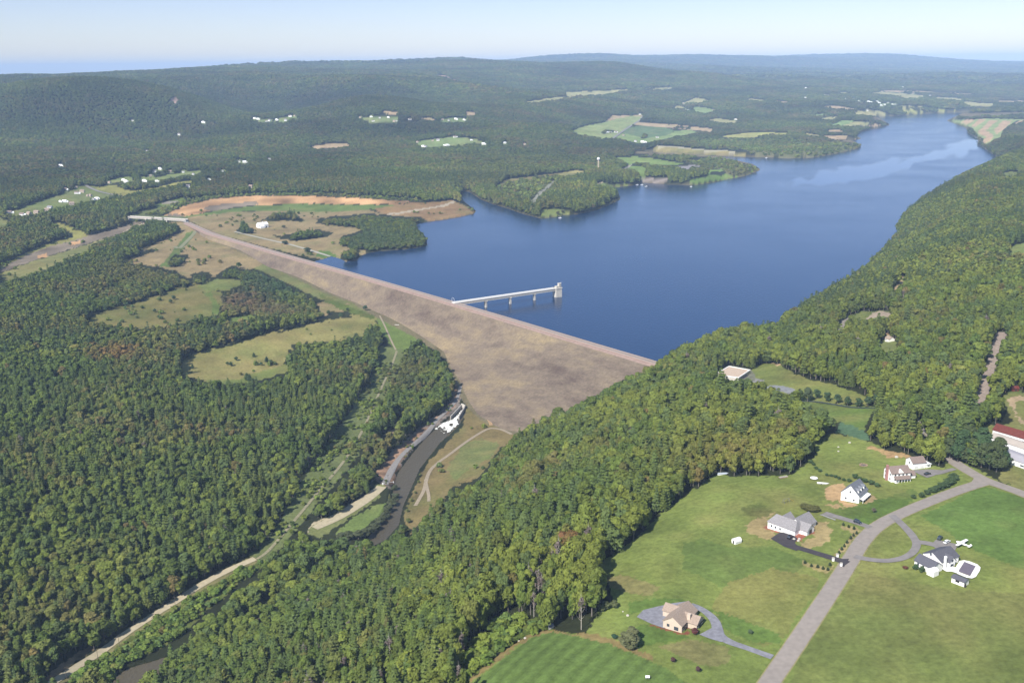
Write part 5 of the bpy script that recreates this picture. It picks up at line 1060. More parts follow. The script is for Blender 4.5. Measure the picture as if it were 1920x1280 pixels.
FT = [(476,669,6),(433,686,6),(443,676,6),(426,684,5),(490,685,5),(500,678,7),(508,684,8),(361,691,6),(355,672,7),(463,712,9),(468,714,9),(640,596,9),(616,590,8),(685,582,9),(652,583,6),(320,568,7),(326,562,8),(298,597,6),(345,492,10),(338,496,11),(331,500,8),(448,503,12),(238,575,8),(290,585,6)]
wl = {0:'small conical tree standing alone in the middle of the long meadow',1:'small bush-like tree left of a close pair in the long meadow',2:'right one of the close pair of small trees in the meadow',3:'low round tree at the left of the meadow pair',4:'small tree just below the pair near the meadow centre',5:'left one of the tallest pair in the long meadow',6:'right one of the tallest pair in the long meadow',7:'small tree at the left end of the long meadow',8:'dark tree at the far left corner of the long meadow',9:'left dark pine at the lower edge of the meadow',10:'right dark pine at the lower edge of the meadow',13:'round tree at the foot of the dam where the hedge ends'}
wl.update({11:'taller tree in the hedge above the right half of the long meadow',12:'tree left of the tallest in the hedge above the long meadow',14:'low tree in the hedge just left of the dam foot',15:'left bushy tree in the middle of the rusty meadow',16:'right bushy tree in the middle of the rusty meadow',17:'small tree near the lower edge of the rusty meadow',18:'right tree of the clump in the dry field left of the dam',19:'middle tree of the clump in the dry field left of the dam',20:'left low tree of the clump in the dry field left of the dam',21:'dark round tree at the upper right corner of the rusty meadow',22:'small tree near the left end of the rusty meadow',23:'small tree at the lower left of the rusty meadow'})
for k, (a, b_, h) in enumerate(FT): solo(a, b_, h, h * .85, G2 if k % 3 else G1, wl[k], pk=5 + k % 3 if k in (0, 5, 9, 10, 7) else None)
solo(656, 489, 17, 20, (.05,.09,.04), 'big round dark green tree standing in the water at the end of the pale track', pk=2)
solo(577, 474, 12, 13, (.055,.09,.045), 'round dark tree beside the pale track to the reservoir', pk=0)
solo(534, 458, 8, 12, (.06,.09,.045), 'low dark tree beside the pale track below the barn', pk=3)
solo(462, 437, 15, 15, (.06,.09,.05), 'left tree of the dark clump left of the white barn', pk=2); solo(455, 434, 14, 13, (.06,.09,.05), 'back tree of the dark clump left of the white barn', pk=0); solo(470, 438, 12, 13, (.055,.085,.045), 'right tree of the dark clump left of the white barn', pk=1)
solo(532, 428, 8, 9, (.10,.12,.06), 'pale small tree right of the white barn', pk=4)
for k, (a, b_, h, w) in enumerate([(1177,1216,9,7),(1186,1202,8,6),(1172,1213,7,6),(1184,1215,8,7)]): solo(a, b_, h, w, (.14,.15,.07), ['left','top','lower left','right'][k] + ' tree of the olive green clump on the lawn left of the beige house', pk=[3,1,4,0][k])
for k, (a, b_, h, w) in enumerate([(1152,1139,4.5,4),(1137,1142,5,4),(1128,1146,4.5,3.6)]): solo(a, b_, h, w, (.12,.14,.06), ['rightmost','middle','leftmost'][k] + ' of the three rounded bushes at the corner of the forest by the lawn', name='bush', cat='bush', pk=[2,0,3][k])
solo(1152, 1196, 2.4, 3, (.04,.085,.05), 'small round dark green bush between the striped field and the olive clump', name='bush', cat='bush', pk=2)
solo(1303, 1188, 3.2, 3.6, (.13,.045,.045), 'round dark red bush at the corner of the beige house', name='bush', cat='bush', pk=2)
solo(1262, 1241, 2.6, 2.2, (.10,.05,.05), 'left one of two small reddish trees on the dry lawn at the bottom', name='small_tree', pk=3); solo(1309, 1259, 2.8, 2.2, (.09,.05,.05), 'right one of two small reddish trees on the dry lawn at the bottom', name='small_tree', pk=3)
solo(1407, 1187, 2.0, 2.4, (.08,.12,.06), 'sparse little tree on the lawn right of the curved gravel drive', name='small_tree', pk=1)
solo(1638, 960, 3, 2.6, (.13,.12,.08), 'lone pale sapling on the dark lawn below the white gable house', name='small_tree', pk=4)
SAP = [(1581,985),(1591,989),(1601,992),(1606,1001),(1600,1005),(1595,1010),(1588,1018),(1583,1025),(1578,1031),(1573,1038)]
for k, (a, b_) in enumerate(SAP): solo(a, b_, 2.0, 1.6, (.06,.085,.04), 'small evergreen sapling, %s from the top in the line right of the grey roofed house' % ordw[k], group='saplings along the lawn by the village road', name='sapling', pk=5 + k % 3)
SAP2 = [(1509,1056),(1521,1062),(1533,1064),(1543,1067),(1552,1069),(1556,1060)]
for k, (a, b_) in enumerate(SAP2): solo(a, b_, 1.9, 1.7, (.06,.085,.04), 'small evergreen sapling, %s from the left in the curve below the black driveway' % ordw[k], group='saplings below the black driveway', name='sapling', pk=5 + k % 3)
HG = [(1713,934,2.6),(1728,932,3.2),(1738,927,3.4),(1748,923,4),(1756,920,4),(1764,917,4.2),(1771,914,4.6),(1777,910,4.8),(1783,906,4.6),(1788,900,5)]
for k, (a, b_, h) in enumerate(HG): solo(a, b_, h, h * 1.15, (.07,.11,.045), 'shrub of the hedge beside the village road, %s from the left' % ordw[k], group='hedge shrubs beside the village road', name='shrub', cat='shrub', pk=[2,0,3][k % 3])
HB = [(1530,879,2),(1537,884,2),(1550,892,1.8),(1558,893,1.8),(1566,895,2),(1573,898,1.8),(1582,901,2),(1592,903,2.2),(1603,896,3),(1612,901,3),(1622,904,2.8),(1634,908,3),(1644,912,2.8),(1520,868,2.4),(1525,872,2)]
for k, (a, b_, h) in enumerate(HB): solo(a, b_, h, h * 1.3, (.07,.115,.045), 'little bush of the line running down the hill behind the white gable house, %s along' % ordw[k], group='line of bushes on the hill lawn', name='shrub', cat='shrub', pk=[2,0,3][k % 3])
for k, (a, b_, h, w) in enumerate([(1516,957,4,7),(1528,959,4,6),(1508,953,3.5,5)]): solo(a, b_, h, w, (.12,.12,.04), ['middle', 'right', 'left'][k] + ' shrub of the olive thicket between the two new houses', name='shrub', cat='shrub', pk=2)
RB = [(1762,845),(1780,860),(1795,866),(1812,868),(1828,872),(1840,876),(1855,880),(1868,884),(1800,850),(1822,852),(1845,860),(1868,868),(1880,878),(1815,835),(1838,845),(1790,842),(1775,835)]
for k, (a, b_) in enumerate(RB): solo(a, b_, 12 + 3 * (k % 3), 11, (.06 + .02 * (k % 2), .105, .04), 'leafy tree in the clump between the road junction and the white sheds', group='trees beside the white sheds', pk=k % 5)
for k, (a, b_, h) in enumerate([(1869,858,5),(1885,866,5.5),(1893,868,4)]): pass
for k, (a, b_, h, w) in enumerate([(1012,398,9,9),(1046,402,9,9),(1055,399,8,8)]): solo(a, b_, h, w, (.12,.12,.05), ['leftmost', 'middle', 'rightmost'][k] + ' tree on the grassy tip of the wooded peninsula')
# trees that stand in the river bank strips
for k, (a, b_, h) in enumerate([(728,962,9),(735,950,9),(722,975,9),(742,938,8),(712,985,9),(704,996,9),(694,1003,8),(740,920,7),(685,1008,9),(672,1010,9),(655,1012,9),(640,1015,9)]): solo(a, b_, h, h * .95, (.085,.10,.05), 'tree on the left bank of the brown river below the gate', group='trees on the left river bank', pk=k % 5)
for k, (a, b_, h) in enumerate([(764,960,3.5),(772,940,3.5),(779,925,3),(785,905,3),(788,892,3),(766,980,5),(760,998,7),(750,1010,9)]): solo(a, b_, h, h * .9, (.13,.15,.045), 'yellow green willow-like shrub on the right bank of the brown river', group='shrubs on the right river bank', name='shrub', cat='shrub', pk=k % 5)
# ------------------------------------------------------------------ buildings
WHITE = mat('white_siding', (.80, .79, .77), var=.05, scale=1.2); WHITE2 = mat('white_metal', (.78, .79, .80), var=.06, scale=.4)
GREYR = mat('grey_shingle', C(172, 168, 170), var=.16, scale=1.5); DARKR = mat('dark_shingle', C(112, 112, 122), var=.14, scale=1.5); BROWNR = mat('brown_shingle', C(164, 145, 136), var=.14, scale=1.5); BEIGER = mat('beige_shingle', C(192, 172, 156), var=.14, scale=1.5)
SLATE = mat('slate_shingle', C(142, 146, 156), var=.12, scale=1.5); CREAM = mat('cream_stucco', C(246, 226, 205), var=.06); GLASS = mat('window_glass', (.05, .06, .075), rough=.15, spec=.6); REDR = mat('red_metal', C(128, 66, 58), var=.15, scale=.8)
CONC = mat('concrete', C(245, 238, 225), var=.12, scale=.25); CONC2 = mat('grey_concrete', C(205, 200, 194), var=.15, scale=.25); STEEL = mat('grey_steel', C(150, 150, 150), rough=.5); DARK = mat('dark_trim', (.03, .028, .025)); BRICK = mat('pink_brick', C(205, 150, 145), var=.15)
TYRE = mat('tyre', (.02, .02, .02)); WOOD = mat('weathered_wood', C(170, 140, 105), var=.2); YELP = mat('yellow_plastic', C(235, 195, 90)); STONE = mat('stone', C(225, 218, 205), var=.15, scale=1.0)
def frame_on(A, B, off_=(0, 0)):
    """origin, turn and length of a wall whose foot runs between two photo points; local y points away from the viewer"""
    a, b_ = P(*A), P(*B); d = b_ - a; return a, math.atan2(d.y, d.x), d.xy.length
def windows(root, spec, w=1.0, h=1.3, m=None, name='window'):
    """spec: (x, y, z, facing) with facing one of f b l r"""
    for x, y, z, fc, *wh in spec:
        ww, hh = (wh + [w, h])[:2] if len(wh) == 2 else (w, h)
        mb = MB()
        if fc in 'fb': e = -.06 if fc == 'f' else .06; mb.box(x - ww / 2, x + ww / 2, min(y, y + e), max(y, y + e), z, z + hh)
        else: e = -.06 if fc == 'l' else .06; mb.box(min(x, x + e), max(x, x + e), y - ww / 2, y + ww / 2, z, z + hh)
        mb.build(name, m or GLASS, root)
def base_z(o, rz, pts):
    c, s_ = math.cos(rz), math.sin(rz); return [float(H(o.x + c * x - s_ * y, o.y + s_ * x + c * y)) for x, y in pts]
def building(name, label, cat, A, B, blocks, wallm, roofm, group=None, foot=1.6, swap=False):
    """blocks: (x0, x1, y0, y1, wall height, roof rise, ridge axis, hip) in metres; None as end means the measured wall length"""
    o, rz, L = frame_on(A, B); blocks = [tuple(L if q is None else q for q in bl) for bl in blocks]
    zs = base_z(o, rz, [(bl[i], bl[j]) for bl in blocks for i in (0, 1) for j in (2, 3)]); zb = (sum(zs) / len(zs) + min(zs)) / 2 + .1
    root = thing(name, label, cat, (o.x, o.y, zb), rz, group); w = MB(); r_ = MB()
    for k, (x0, x1, y0, y1, h, rise, ax, hip) in enumerate(blocks):
        w.house(x0, x1, y0, y1, -foot - .02 * k, h - .004 * k, rise, ax, hip); r_.roof(x0, x1, y0, y1, h + .01 * k, rise, axis=ax, hip=hip)
    w.build('wall', wallm, root); r_.build('roof', roofm, root); return root, L
# beige house at the bottom
r1, L = building('beige_house', 'beige house with brownish roof and dark window frames inside the curved gravel drive', 'house', (1243, 1176), (1278, 1186),
                 [(0, None, 0, 17, 3.4, 3.3, 'y', 0), (L if 0 else 6, 14.5, 5.5, 13, 3.1, 2.4, 'x', 0), (-4.5, 4, 9, 16, 3.0, 2.2, 'x', 0)], CREAM, BEIGER)
windows(r1, [(2.6, 0, 1.1, 'f', 1.3, 1.4), (L - 2.8, 0, .4, 'f', 2.2, 1.8), (L, 3.4, .7, 'r', 3.0, 1.9), (14.5, 9, .7, 'r', 2.4, 1.6)])
MB().box(L - .3, L + 1.2, 6.2, 7.8, -1, 6.6).build('chimney', CREAM, r1)
MB().bar((L + .4, -.4, 2.75), (L + .4, 6.1, 2.75), .25, .3).build('gutter', DARK, r1); MB().bar((14.95, 5.1, 2.5), (14.95, 13.4, 2.5), .25, .3).build('gutter', DARK, r1)
# grey roofed new house
r2, L = building('grey_roofed_house', 'new white house with wide pale grey roof beside the black asphalt driveway', 'house', (1439, 989.5), (1490, 1005),
                 [(0, None, 0, 10, 3.6, 3.4, 'x', 2.5), (8.5, 18.6, 6, 19, 3.7, 4.0, 'y', 0), (1.5, 8, 6, 14.5, 3.2, 3.0, 'y', 0), (15, 22, 4.5, 11.5, 3.5, 2.9, 'x', 0)], WHITE, GREYR)
windows(r2, [(2.5, 0, 1, 'f'), (5, 0, 1, 'f'), (8, 0, 1, 'f'), (22, 8, 1.0, 'r', 2.6, 2.6), (18.6, 15, 1, 'r', 1.5, 1.5)])
windows(r2, [(L - 6.2, 0, 0, 'f', 2.8, 2.4), (L - 2.4, 0, 0, 'f', 2.8, 2.4)], m=mat('garage_white', (.62, .62, .60)), name='garage_door')
MB().box(L + 1.0, L + 6, .6, 3.9, -1.2, .25).build('porch', mat('brick_paving', C(215, 160, 145), var=.2, scale=1.5), r2)
for k, (a, b_) in enumerate(zk([(765,650),(728,702),(785,742),(715,762),(650,742),(620,856),(568,838),(632,836)])):
    v = P(a, b_); mb = MB().lathe([(.05, -.2), (.75, -.1), (.85, .35), (.5, .75), (.05, .85)], 7); o = mb.build('garden_boulder', STONE); o.location = v; o.rotation_euler.z = k
    tag(o, 'pale garden boulder, number %s from the house corner, in the pink mulch beds' % ['one','two','three','four','five','six','seven','eight'][k], 'boulder', 'boulders in the mulch beds of the grey roofed house')
# tall white house with dormers
r3, L = building('white_gable_house', 'tall white house with steep slate grey roof and dormers, standing on bare yellow earth', 'house', (1576, 937), (1610, 943.5), [(0, None, 0, 13, 5.0, 5.2, 'y', 0)], WHITE, SLATE)
for k in range(3):
    y = 2.2 + k * 4; d = MB(); d.house(L - 3.6, L - .9, y - .8, y + .8, 6.0, 7.7, .9, 'x', 0); dm = d.build('dormer', WHITE, r3); MB().roof(L - 3.6, L - .9, y - .8, y + .8, 7.72, .9, .2, .12).build('roof', SLATE, dm); windows(dm, [(L - .9, y, 6.6, 'r', .9, .9)])
windows(r3, [(3, 0, 1.1, 'f'), (L - 3, 0, 1.1, 'f'), (L / 2, 0, 5.6, 'f'), (L, 3, 1.0, 'r'), (L, 10, 1.0, 'r')]); windows(r3, [(L, 6.5, 0, 'r', 1.1, 2.1)], m=DARK, name='door')
pr = MB(); pr.box(L, L + 2.2, .8, 12.2, -.8, .2); [pr.box(L + 1.9, L + 2.1, y, y + .2, .2, 2.6) for y in (1, 4.7, 8.4, 11.8)]; pr.add([(L, .6, 3.3), (L, 12.4, 3.3), (L + 2.4, 12.4, 2.6), (L + 2.4, .6, 2.6), (L, .6, 3.45), (L, 12.4, 3.45), (L + 2.4, 12.4, 2.75), (L + 2.4, .6, 2.75)], [(0,1,2,3),(4,5,6,7),(0,1,5,4),(2,3,7,6),(0,3,7,4),(1,2,6,5)]); pr.build('porch', WHITE, r3)
# white farmhouse, brown roof
r4, L = building('white_farmhouse', 'white two-storey house with brown roof, pink chimney and long front porch', 'house', (1671, 904), (1706, 899.5), [(0, None, 0, 9, 5.6, 3.0, 'x', 0), (L if 0 else 12.6, 17, 2, 8, 2.8, 1.8, 'x', 0)], WHITE, BROWNR)
MB().box(-1.2, .0, 3.9, 5.3, -1.4, 9.6).build('chimney', BRICK, r4)
pc = MB().box(1.5, L - 1, -2.6, 0, -.9, .3); [pc.box(x, x + .22, -2.5, -2.28, .3, 2.7) for x in np.linspace(1.6, L - 1.3, 6)]; pcm = pc.build('porch', WHITE, r4)
MB().add([(1.2, -2.9, 2.6), (L - .7, -2.9, 2.6), (L - .7, 0, 3.7), (1.2, 0, 3.7), (1.2, -2.9, 2.8), (L - .7, -2.9, 2.8), (L - .7, 0, 3.9), (1.2, 0, 3.9)], [(0,1,2,3),(4,5,6,7),(0,1,5,4),(2,3,7,6),(0,3,7,4),(1,2,6,5)]).build('porch_roof', BROWNR, pcm)
g_ = MB(); g_.house(L / 2 - 1.6, L / 2 + 1.6, -.12, 2, 5.0, 6.0, 1.7, 'y', 0); g_.build('front_gable', WHITE, r4); windows(r4, [(x, 0, z, 'f') for z in (1, 4.0) for x in (2.4, 4.8, L - 4.8, L - 2.4)]); windows(r4, [(0, y, z, 'l') for z in (1, 3.8) for y in (1.8, 7.2)]); windows(r4, [(L / 2, 0, .3, 'f', 1.1, 2.1)], m=DARK, name='door')
r4b, L = building('gambrel_garage', 'white garage with brown barn-style roof behind the white farmhouse', 'garage', (1711, 880.5), (1735, 877), [(0, None, 0, 8, 4.4, 2.6, 'x', 0)], WHITE, BROWNR)
rf = MB(); rf.add([(-.3, -.45, 3.3), (L + .3, -.45, 3.3), (L + .3, .55, 5.5), (-.3, .55, 5.5)], [(0,1,2,3)]); windows(r4b, [(L * .28, 0, 0, 'f', 2.6, 2.3), (L * .72, 0, 0, 'f', 2.6, 2.3)], m=MATS['garage_white'], name='garage_door')
windows(r4b, [(0, 4, 2.8, 'l', 1.2, 1.2)])
r4c, L = building('white_camper', 'low white camper parked against the right side of the garage', 'camper', (1737, 877), (1747, 875), [(0, 3.2, 0, 7.5, 2.5, .25, 'y', 0)], WHITE, WHITE2, foot=.3); windows(r4c, [(1.6, 0, 1.2, 'f', 1.6, .7)])
# dark roofed house with pool
r5, L = building('dark_roofed_house', 'large white house with dark grey roofs and a terrace leading to its pool', 'house', (1713, 1061), (1748, 1077), [(.3, None, 0, 7, 3.0, 2.6, 'x', 0), (-.5, 10.5, 7, 20, 4.6, 2.8, 'y', 0), (6, 12, 11, 15.5, 4.2, 2.2, 'x', 0)], WHITE, DARKR)
windows(r5, [(2.5, 0, 1, 'f'), (5.6, 0, 1, 'f'), (-.5, 12, 3.6, 'l', 2.2, 1.2), (-.5, 18, 3.6, 'l', 1.2, 1.2), (4, 7, 5.3, 'f'), (12, 13.2, .6, 'r', 2.2, 2.0), (12, 13.2, 3.7, 'r', 1.2, 1.2)]); MB().house(9.2, 13.2, -1.8, 2, -1.2, 2.7, 1.4, 'y', 0).build('entry_porch', WHITE, r5); MB().box(10.6, 11.6, 8.4, 9.4, -1, 7.6).build('chimney', WHITE, r5)
zt = mat('white_terrace', (.74, .73, .70), var=.05)
z4 = lambda p: T(6.857, 1640, 960, p)
patch('terrace', z4([(770,690),(800,650),(850,640),(930,650),(1000,680),(1010,715),(1070,715),(1050,790),(990,770),(920,770),(880,745),(830,720)]), zt, 'white stone terrace between the dark roofed house and the pool', lift=.5)
pl = patch('pool_deck', z4([(1090,636),(1150,625),(1220,640),(1320,680),(1360,720),(1350,760),(1300,840),(1250,860),(1180,850),(1060,800),(1030,770),(1050,700)]), zt, 'white pool deck with rounded corners', lift=.55)
v = z4([(1150,657),(1297,706),(1222,836),(1076,784)]); pp = [P(*q) for q in v]; zz = max(q.z for q in pp) + .75
mb = MB().prism([(q.x, q.y) for q in pp], zz - .3, zz); o = mb.build('pool_cover', mat('pool_cover_cloth', C(138, 128, 142), var=.05, rough=.6)); tag(o, 'dull purple grey cover stretched over the rectangular swimming pool', 'pool cover')
r6, L = building('pool_house', 'small white pool house with dark roof at the edge of the pool deck', 'pool house', (1783.5, 1091), (1807.5, 1100), [(0, None, 0, 4.2, 2.5, .9, 'x', 0)], WHITE, DARKR, foot=.8); windows(r6, [(3, 0, 1, 'f', 2.0, 1.1), (7, 0, 0, 'f', 1.0, 2.0)], m=DARK)
solo(1716.6, 1068, 3.2, 3.0, (.06,.11,.045), 'left one of two green bushes under the front wall of the dark roofed house', name='bush', cat='bush', pk=1); solo(1728, 1072, 3.2, 3.0, (.07,.12,.045), 'right one of two green bushes under the front wall of the dark roofed house', name='bush', cat='bush', pk=3); solo(1697, 1066, 1.8, 2.6, (.14,.06,.04), 'rust red bush on the lawn left of the dark roofed house', name='bush', cat='bush', pk=2)
# white sheds at the right edge
r7, L = building('long_white_shed', 'long white shed with pale metal roof, nearest of the three at the right edge', 'shed', (1843, 853), (1912.5, 876), [(0, L if 0 else 44, 0, 13, 4.0, 1.3, 'x', 0)], WHITE2, mat('pale_roof', C(205, 202, 212), var=.06, scale=.3)); windows(r7, [(x, 0, 1.5, 'f', 2.5, 1) for x in (28, 34, 40)])
r8, L = building('long_white_shed', 'middle long shed with faded beige roof at the right edge', 'shed', (1852, 833), (1918, 852), [(0, 44, 0, 10.5, 4.6, 1.6, 'x', 0)], WHITE2, mat('faded_roof', C(214, 202, 192), var=.06, scale=.3)); windows(r8, [(x, 0, 1.5, 'f', 2, 1) for x in (6, 14)])
r9, L = building('red_roofed_barn', 'long white barn with rusty red roof behind the sheds at the right edge', 'barn', (1860, 819), (1918, 833), [(0, 46, 0, 9, 4.6, 3.2, 'x', 0)], WHITE2, REDR); windows(r9, [(x, 0, 1.6, 'f', 1.6, 1.2) for x in (5, 13, 21, 29)])
r10, L = building('red_shed', 'small red-roofed shed half hidden at the wood edge, upper right', 'shed', (1899, 734), (1910, 733), [(0, 5, 0, 4, 2.4, 1.3, 'x', 0)], REDR, REDR); windows(r10, [(2.5, 0, .2, 'f', 1.0, 1.9)], m=DARK, name='door')
r11, L = building('barn_with_white_roof', 'large all-white barn standing alone in the dry fields behind the dam', 'barn', (485.5, 428), (503.5, 426.2), [(0, None, 0, 13, 6.5, 5.0, 'x', 0)], WHITE, WHITE2); MB().house(2, 12, -5.5, 0, -1.5, 4.0, 1.5, 'x', 0).build('lean_to', WHITE2, r11); MB().box(12, 13.2, 5.8, 7, 10.8, 13.4).build('cupola', WHITE, r11); windows(r11, [(L * .8, 0, 0, 'f', 3, 3.2)], m=DARK, name='door')
for nm, lab, A_, B_ in (('ridge_house', 'pale house with tan yard hidden in the ridge woods', (1659, 640), (1667, 641)), ('ridge_shed', 'small white shed left of the pale house in the ridge woods', (1637, 656), (1643, 656))):
    rr2, L = building(nm, lab, 'house' if nm == 'ridge_house' else 'shed', A_, B_, [(0, None, 0, 6, 3.2, 2, 'x', 0)], WHITE, BEIGER); windows(rr2, [(1.5, 0, 1, 'f')])
# visitor centre
vz = float(H(*[c[0] for c in hit(1378, 705)[:2]])) ; top = vz + 6.5
def rp_(p, z): x, y = atz(*np.array(zi(p)).T, z); return list(zip(x.tolist(), y.tolist()))
c0 = rp_([(300, 220)], top)[0]; vc = thing('visitor_centre', 'low flat-roofed visitor centre with beige gravel roof among the trees above the dam', 'visitor centre', (c0[0], c0[1], vz))
sh = lambda pts: [(x - c0[0], y - c0[1]) for x, y in pts]
outl = sh(rp_([(110,238),(265,150),(490,190),(365,272)], top)); MB().prism(outl, -6, 6.3).build('wall', CONC, vc)
cen = np.mean(outl, axis=0); inn = [tuple(cen + (np.array(q) - cen) * .94) for q in outl]; outr = [tuple(cen + (np.array(q) - cen) * 1.02) for q in outl]
MB().prism(inn, 6.3, 6.62).build('gravel_roof', mat('roof_gravel', C(232, 208, 186), var=.1, scale=.6), vc)
rm = MB(); n_ = len(outl)
for k in range(n_): rm.add([(*outr[k], 6.1), (*outr[(k + 1) % n_], 6.1), (*inn[(k + 1) % n_], 6.1), (*inn[k], 6.1), (*outr[k], 6.9), (*outr[(k + 1) % n_], 6.9), (*inn[(k + 1) % n_], 6.9), (*inn[k], 6.9)], [(0,1,2,3),(4,5,6,7),(0,1,5,4),(2,3,7,6)])
rm.build('parapet', WHITE, vc)
en = sh(rp_([(372,276),(435,238),(528,244),(430,302)], top - 2)); MB().prism(en, 3.9, 4.35).build('entrance_roof', mat('black_roofing', (.03, .03, .04)), vc); cen = np.mean(en, axis=0)
pm = MB(); [pm.box(q[0] * .93 + cen[0] * .07 - .25, q[0] * .93 + cen[0] * .07 + .25, q[1] * .93 + cen[1] * .07 - .25, q[1] * .93 + cen[1] * .07 + .25, -5, 3.9) for q in en]; pm.build('entrance_posts', WHITE, vc)
MB().prism([tuple(cen + (np.array(q) - cen) * .6) for q in en], -5, 3.9).build('entrance_hall', mat('dark_glass', (.04, .05, .06), rough=.2), vc)  # one even dark glass colour for the whole hall

# ------------------------------------------------------------------ intake tower, bridges, water tower
tx, ty = [float(q) for q in atz(1045, 556, 0.0)]
ax_, ay_ = [float(q) for q in atz(853, 568.5, CREST_Z)]
bd = Vector((tx - ax_, ty - ay_)); BL = bd.length; brz = math.atan2(bd.y, bd.x)
tw = thing('intake_tower', 'white concrete intake tower standing in the lake at the end of its bridge', 'intake tower', (tx, ty, 0), brz)
MB().prism([(-5.5,-5),(4.8,-5.8),(6.4,-3.5),(6.4,3.5),(4.8,5.8),(-5.5,5)], -12, 13.6).build('shaft', CONC, tw)
MB().prism([(-6.2,-5.6),(5.0,-6.4),(7.0,-3.9),(7.0,3.9),(5.0,6.4),(-6.2,5.6)], 13.6, 14.3).build('deck_slab', CONC, tw)
MB().box(1.8, 5.6, -2.3, 2.3, 14.3, 20.6).build('upper_tower', CONC, tw); MB().box(-3.5, 1.6, -2.4, 2.4, 14.3, 17.0).build('machine_house', CONC, tw); MB().box(1.5, 5.9, -2.6, 2.6, 20.6, 21.1).box(4.9, 5.8, -2.4, -1.5, 21.1, 22.6).build('tower_cap', CONC, tw)
windows(tw, [(3.8, -2.3, 18, 'f', .9, 1.4), (3.8, -2.3, 15.0, 'f', 1.0, 2.0), (-1, -2.4, 15.0, 'f', 1.2, 1.2)]); 
rl = MB()
for a, b_ in (((-6, -5.4), (4.9, -6.2)), ((4.9, -6.2), (6.8, -3.8)), ((6.8, -3.8), (6.8, 3.8)), ((-6, 5.4), (4.9, 6.2))):
    rl.bar((*a, 15.4), (*b_, 15.4), .14, .14); rl.bar((*a, 14.9), (*b_, 14.9), .1, .1)
rl.build('railing', STEEL, tw)
br = thing('intake_bridge', 'slender white service bridge running from the dam crest out to the intake tower', 'bridge', (ax_, ay_, 0), brz)
MB().box(-2, BL - 6.3, -3.6, 3.6, 13.35, 13.85).build('deck', CONC, br); MB().box(-1, BL - 6.3, -3.1, -2.2, 10.3, 13.35).box(-1, BL - 6.3, 2.2, 3.1, 10.3, 13.35).build('girders', CONC, br)
for y in (-3.55, 3.3): MB().box(-2, BL - 6.3, y, y + .25, 13.85, 15.1).build('parapet', WHITE, br)
for px_, py_ in ((904, 573.5), (950.3, 567), (995.6, 560.3)):
    gx_, gy_ = [float(q) for q in atz(px_, py_, 0.0)]; s_ = (gx_ - ax_) * math.cos(brz) + (gy_ - ay_) * math.sin(brz); MB().box(s_ - 1.3, s_ + 1.3, -2.4, 2.4, -14, 9.0).box(s_ - 1.6, s_ + 1.6, -3.3, 3.3, 9.0, 10.3).build('pier', CONC, br)
gt = thing('bridge_gate', 'white arched gate where the service bridge leaves the dam crest', 'gate', (ax_, ay_, CREST_Z + .1), brz)
for y in (-3.6, 3.6): MB().tube([(-3, y, -.5), (-3, y, 6), (-3, y * .75, 8.2), (-3, y * .3, 9)], .18, 6).build('lamp_arm', WHITE, gt)
MB().bar((-3, -3.4, 1.1), (-3, 3.4, 1.1), .1, .9).build('gate_leaf', WHITE, gt)
# spillway bridge
A_ = P(244, 409); B_ = P(347, 413); zb_ = 16.5
ax2, ay2 = atz(244, 406, zb_); bx2, by2 = atz(347, 411.5, zb_); d = Vector((float(bx2 - ax2), float(by2 - ay2))); SL = d.length
sb = thing('spillway_bridge', 'long pale concrete road bridge over the spillway cut left of the dam', 'bridge', (float(ax2), float(ay2), 0), math.atan2(d.y, d.x))
MB().box(-4, SL + 4, -4.6, 4.6, zb_ - .6, zb_).build('deck', CONC2, sb); MB().box(0, SL, -3.6, -2.6, zb_ - 3.4, zb_ - .6).box(0, SL, 2.6, 3.6, zb_ - 3.4, zb_ - .6).build('girders', CONC, sb)
for y in (-4.6, 4.3): MB().box(-4, SL + 4, y, y + .3, zb_, zb_ + 1.3).build('parapet', CONC, sb)
MB().box(SL * .3 - 1.4, SL * .3 + 1.4, -3.4, 3.4, -20, zb_ - 3.4).build('pier', CONC2, sb); MB().box(SL * .68 - 1.4, SL * .68 + 1.4, -3.4, 3.4, -20, zb_ - 3.4).build('pier', CONC2, sb)
MB().box(-6, 0, -5, 5, -6, zb_ - .6).build('abutment', CONC2, sb); MB().box(SL, SL + 6, -5, 5, -6, zb_ - .6).build('abutment', CONC2, sb)
v = P(1122, 314); wt = thing('water_tower', 'slim tan water tower with white ball tank rising above the lakeside woods', 'water tower', v)
sc_ = (v - CP).length / F_PX; hh = 15.5 * sc_
MB().lathe([(2.9, -3), (2.3, 2), (1.9, hh * .5), (2.1, hh - 4.2)], 16).build('column', mat('tan_paint', C(225, 205, 175)), wt, smooth=True); MB().lathe([(2.1, hh - 4.4)] + [(5.2 * math.cos(a), hh + 5.0 * math.sin(a)) for a in np.linspace(-1.1, 1.5, 10)], 20).build('tank', WHITE, wt, smooth=True)
a_ = P(1203, 287); b_ = P(1219, 285.5); d = b_ - a_; rb = thing('causeway_bridge', 'small grey road bridge over the narrow inlet beyond the lakeside park', 'bridge', (a_.x, a_.y, 0), math.atan2(d.y, d.x)); Lb = d.xy.length
MB().box(-3, Lb + 3, -5, 5, 7.0, 8.6).build('deck', CONC2, rb); MB().box(-3, Lb + 3, -5.1, -4.7, 8.6, 9.8).build('parapet', CONC, rb); MB().box(-3, Lb + 3, 4.7, 5.1, 8.6, 9.8).build('parapet', CONC, rb)
for f in (.0, .5, 1): MB().box(Lb * f - 1, Lb * f + 1, -4.5, 4.5, -6, 7).build('pier', CONC2, rb)
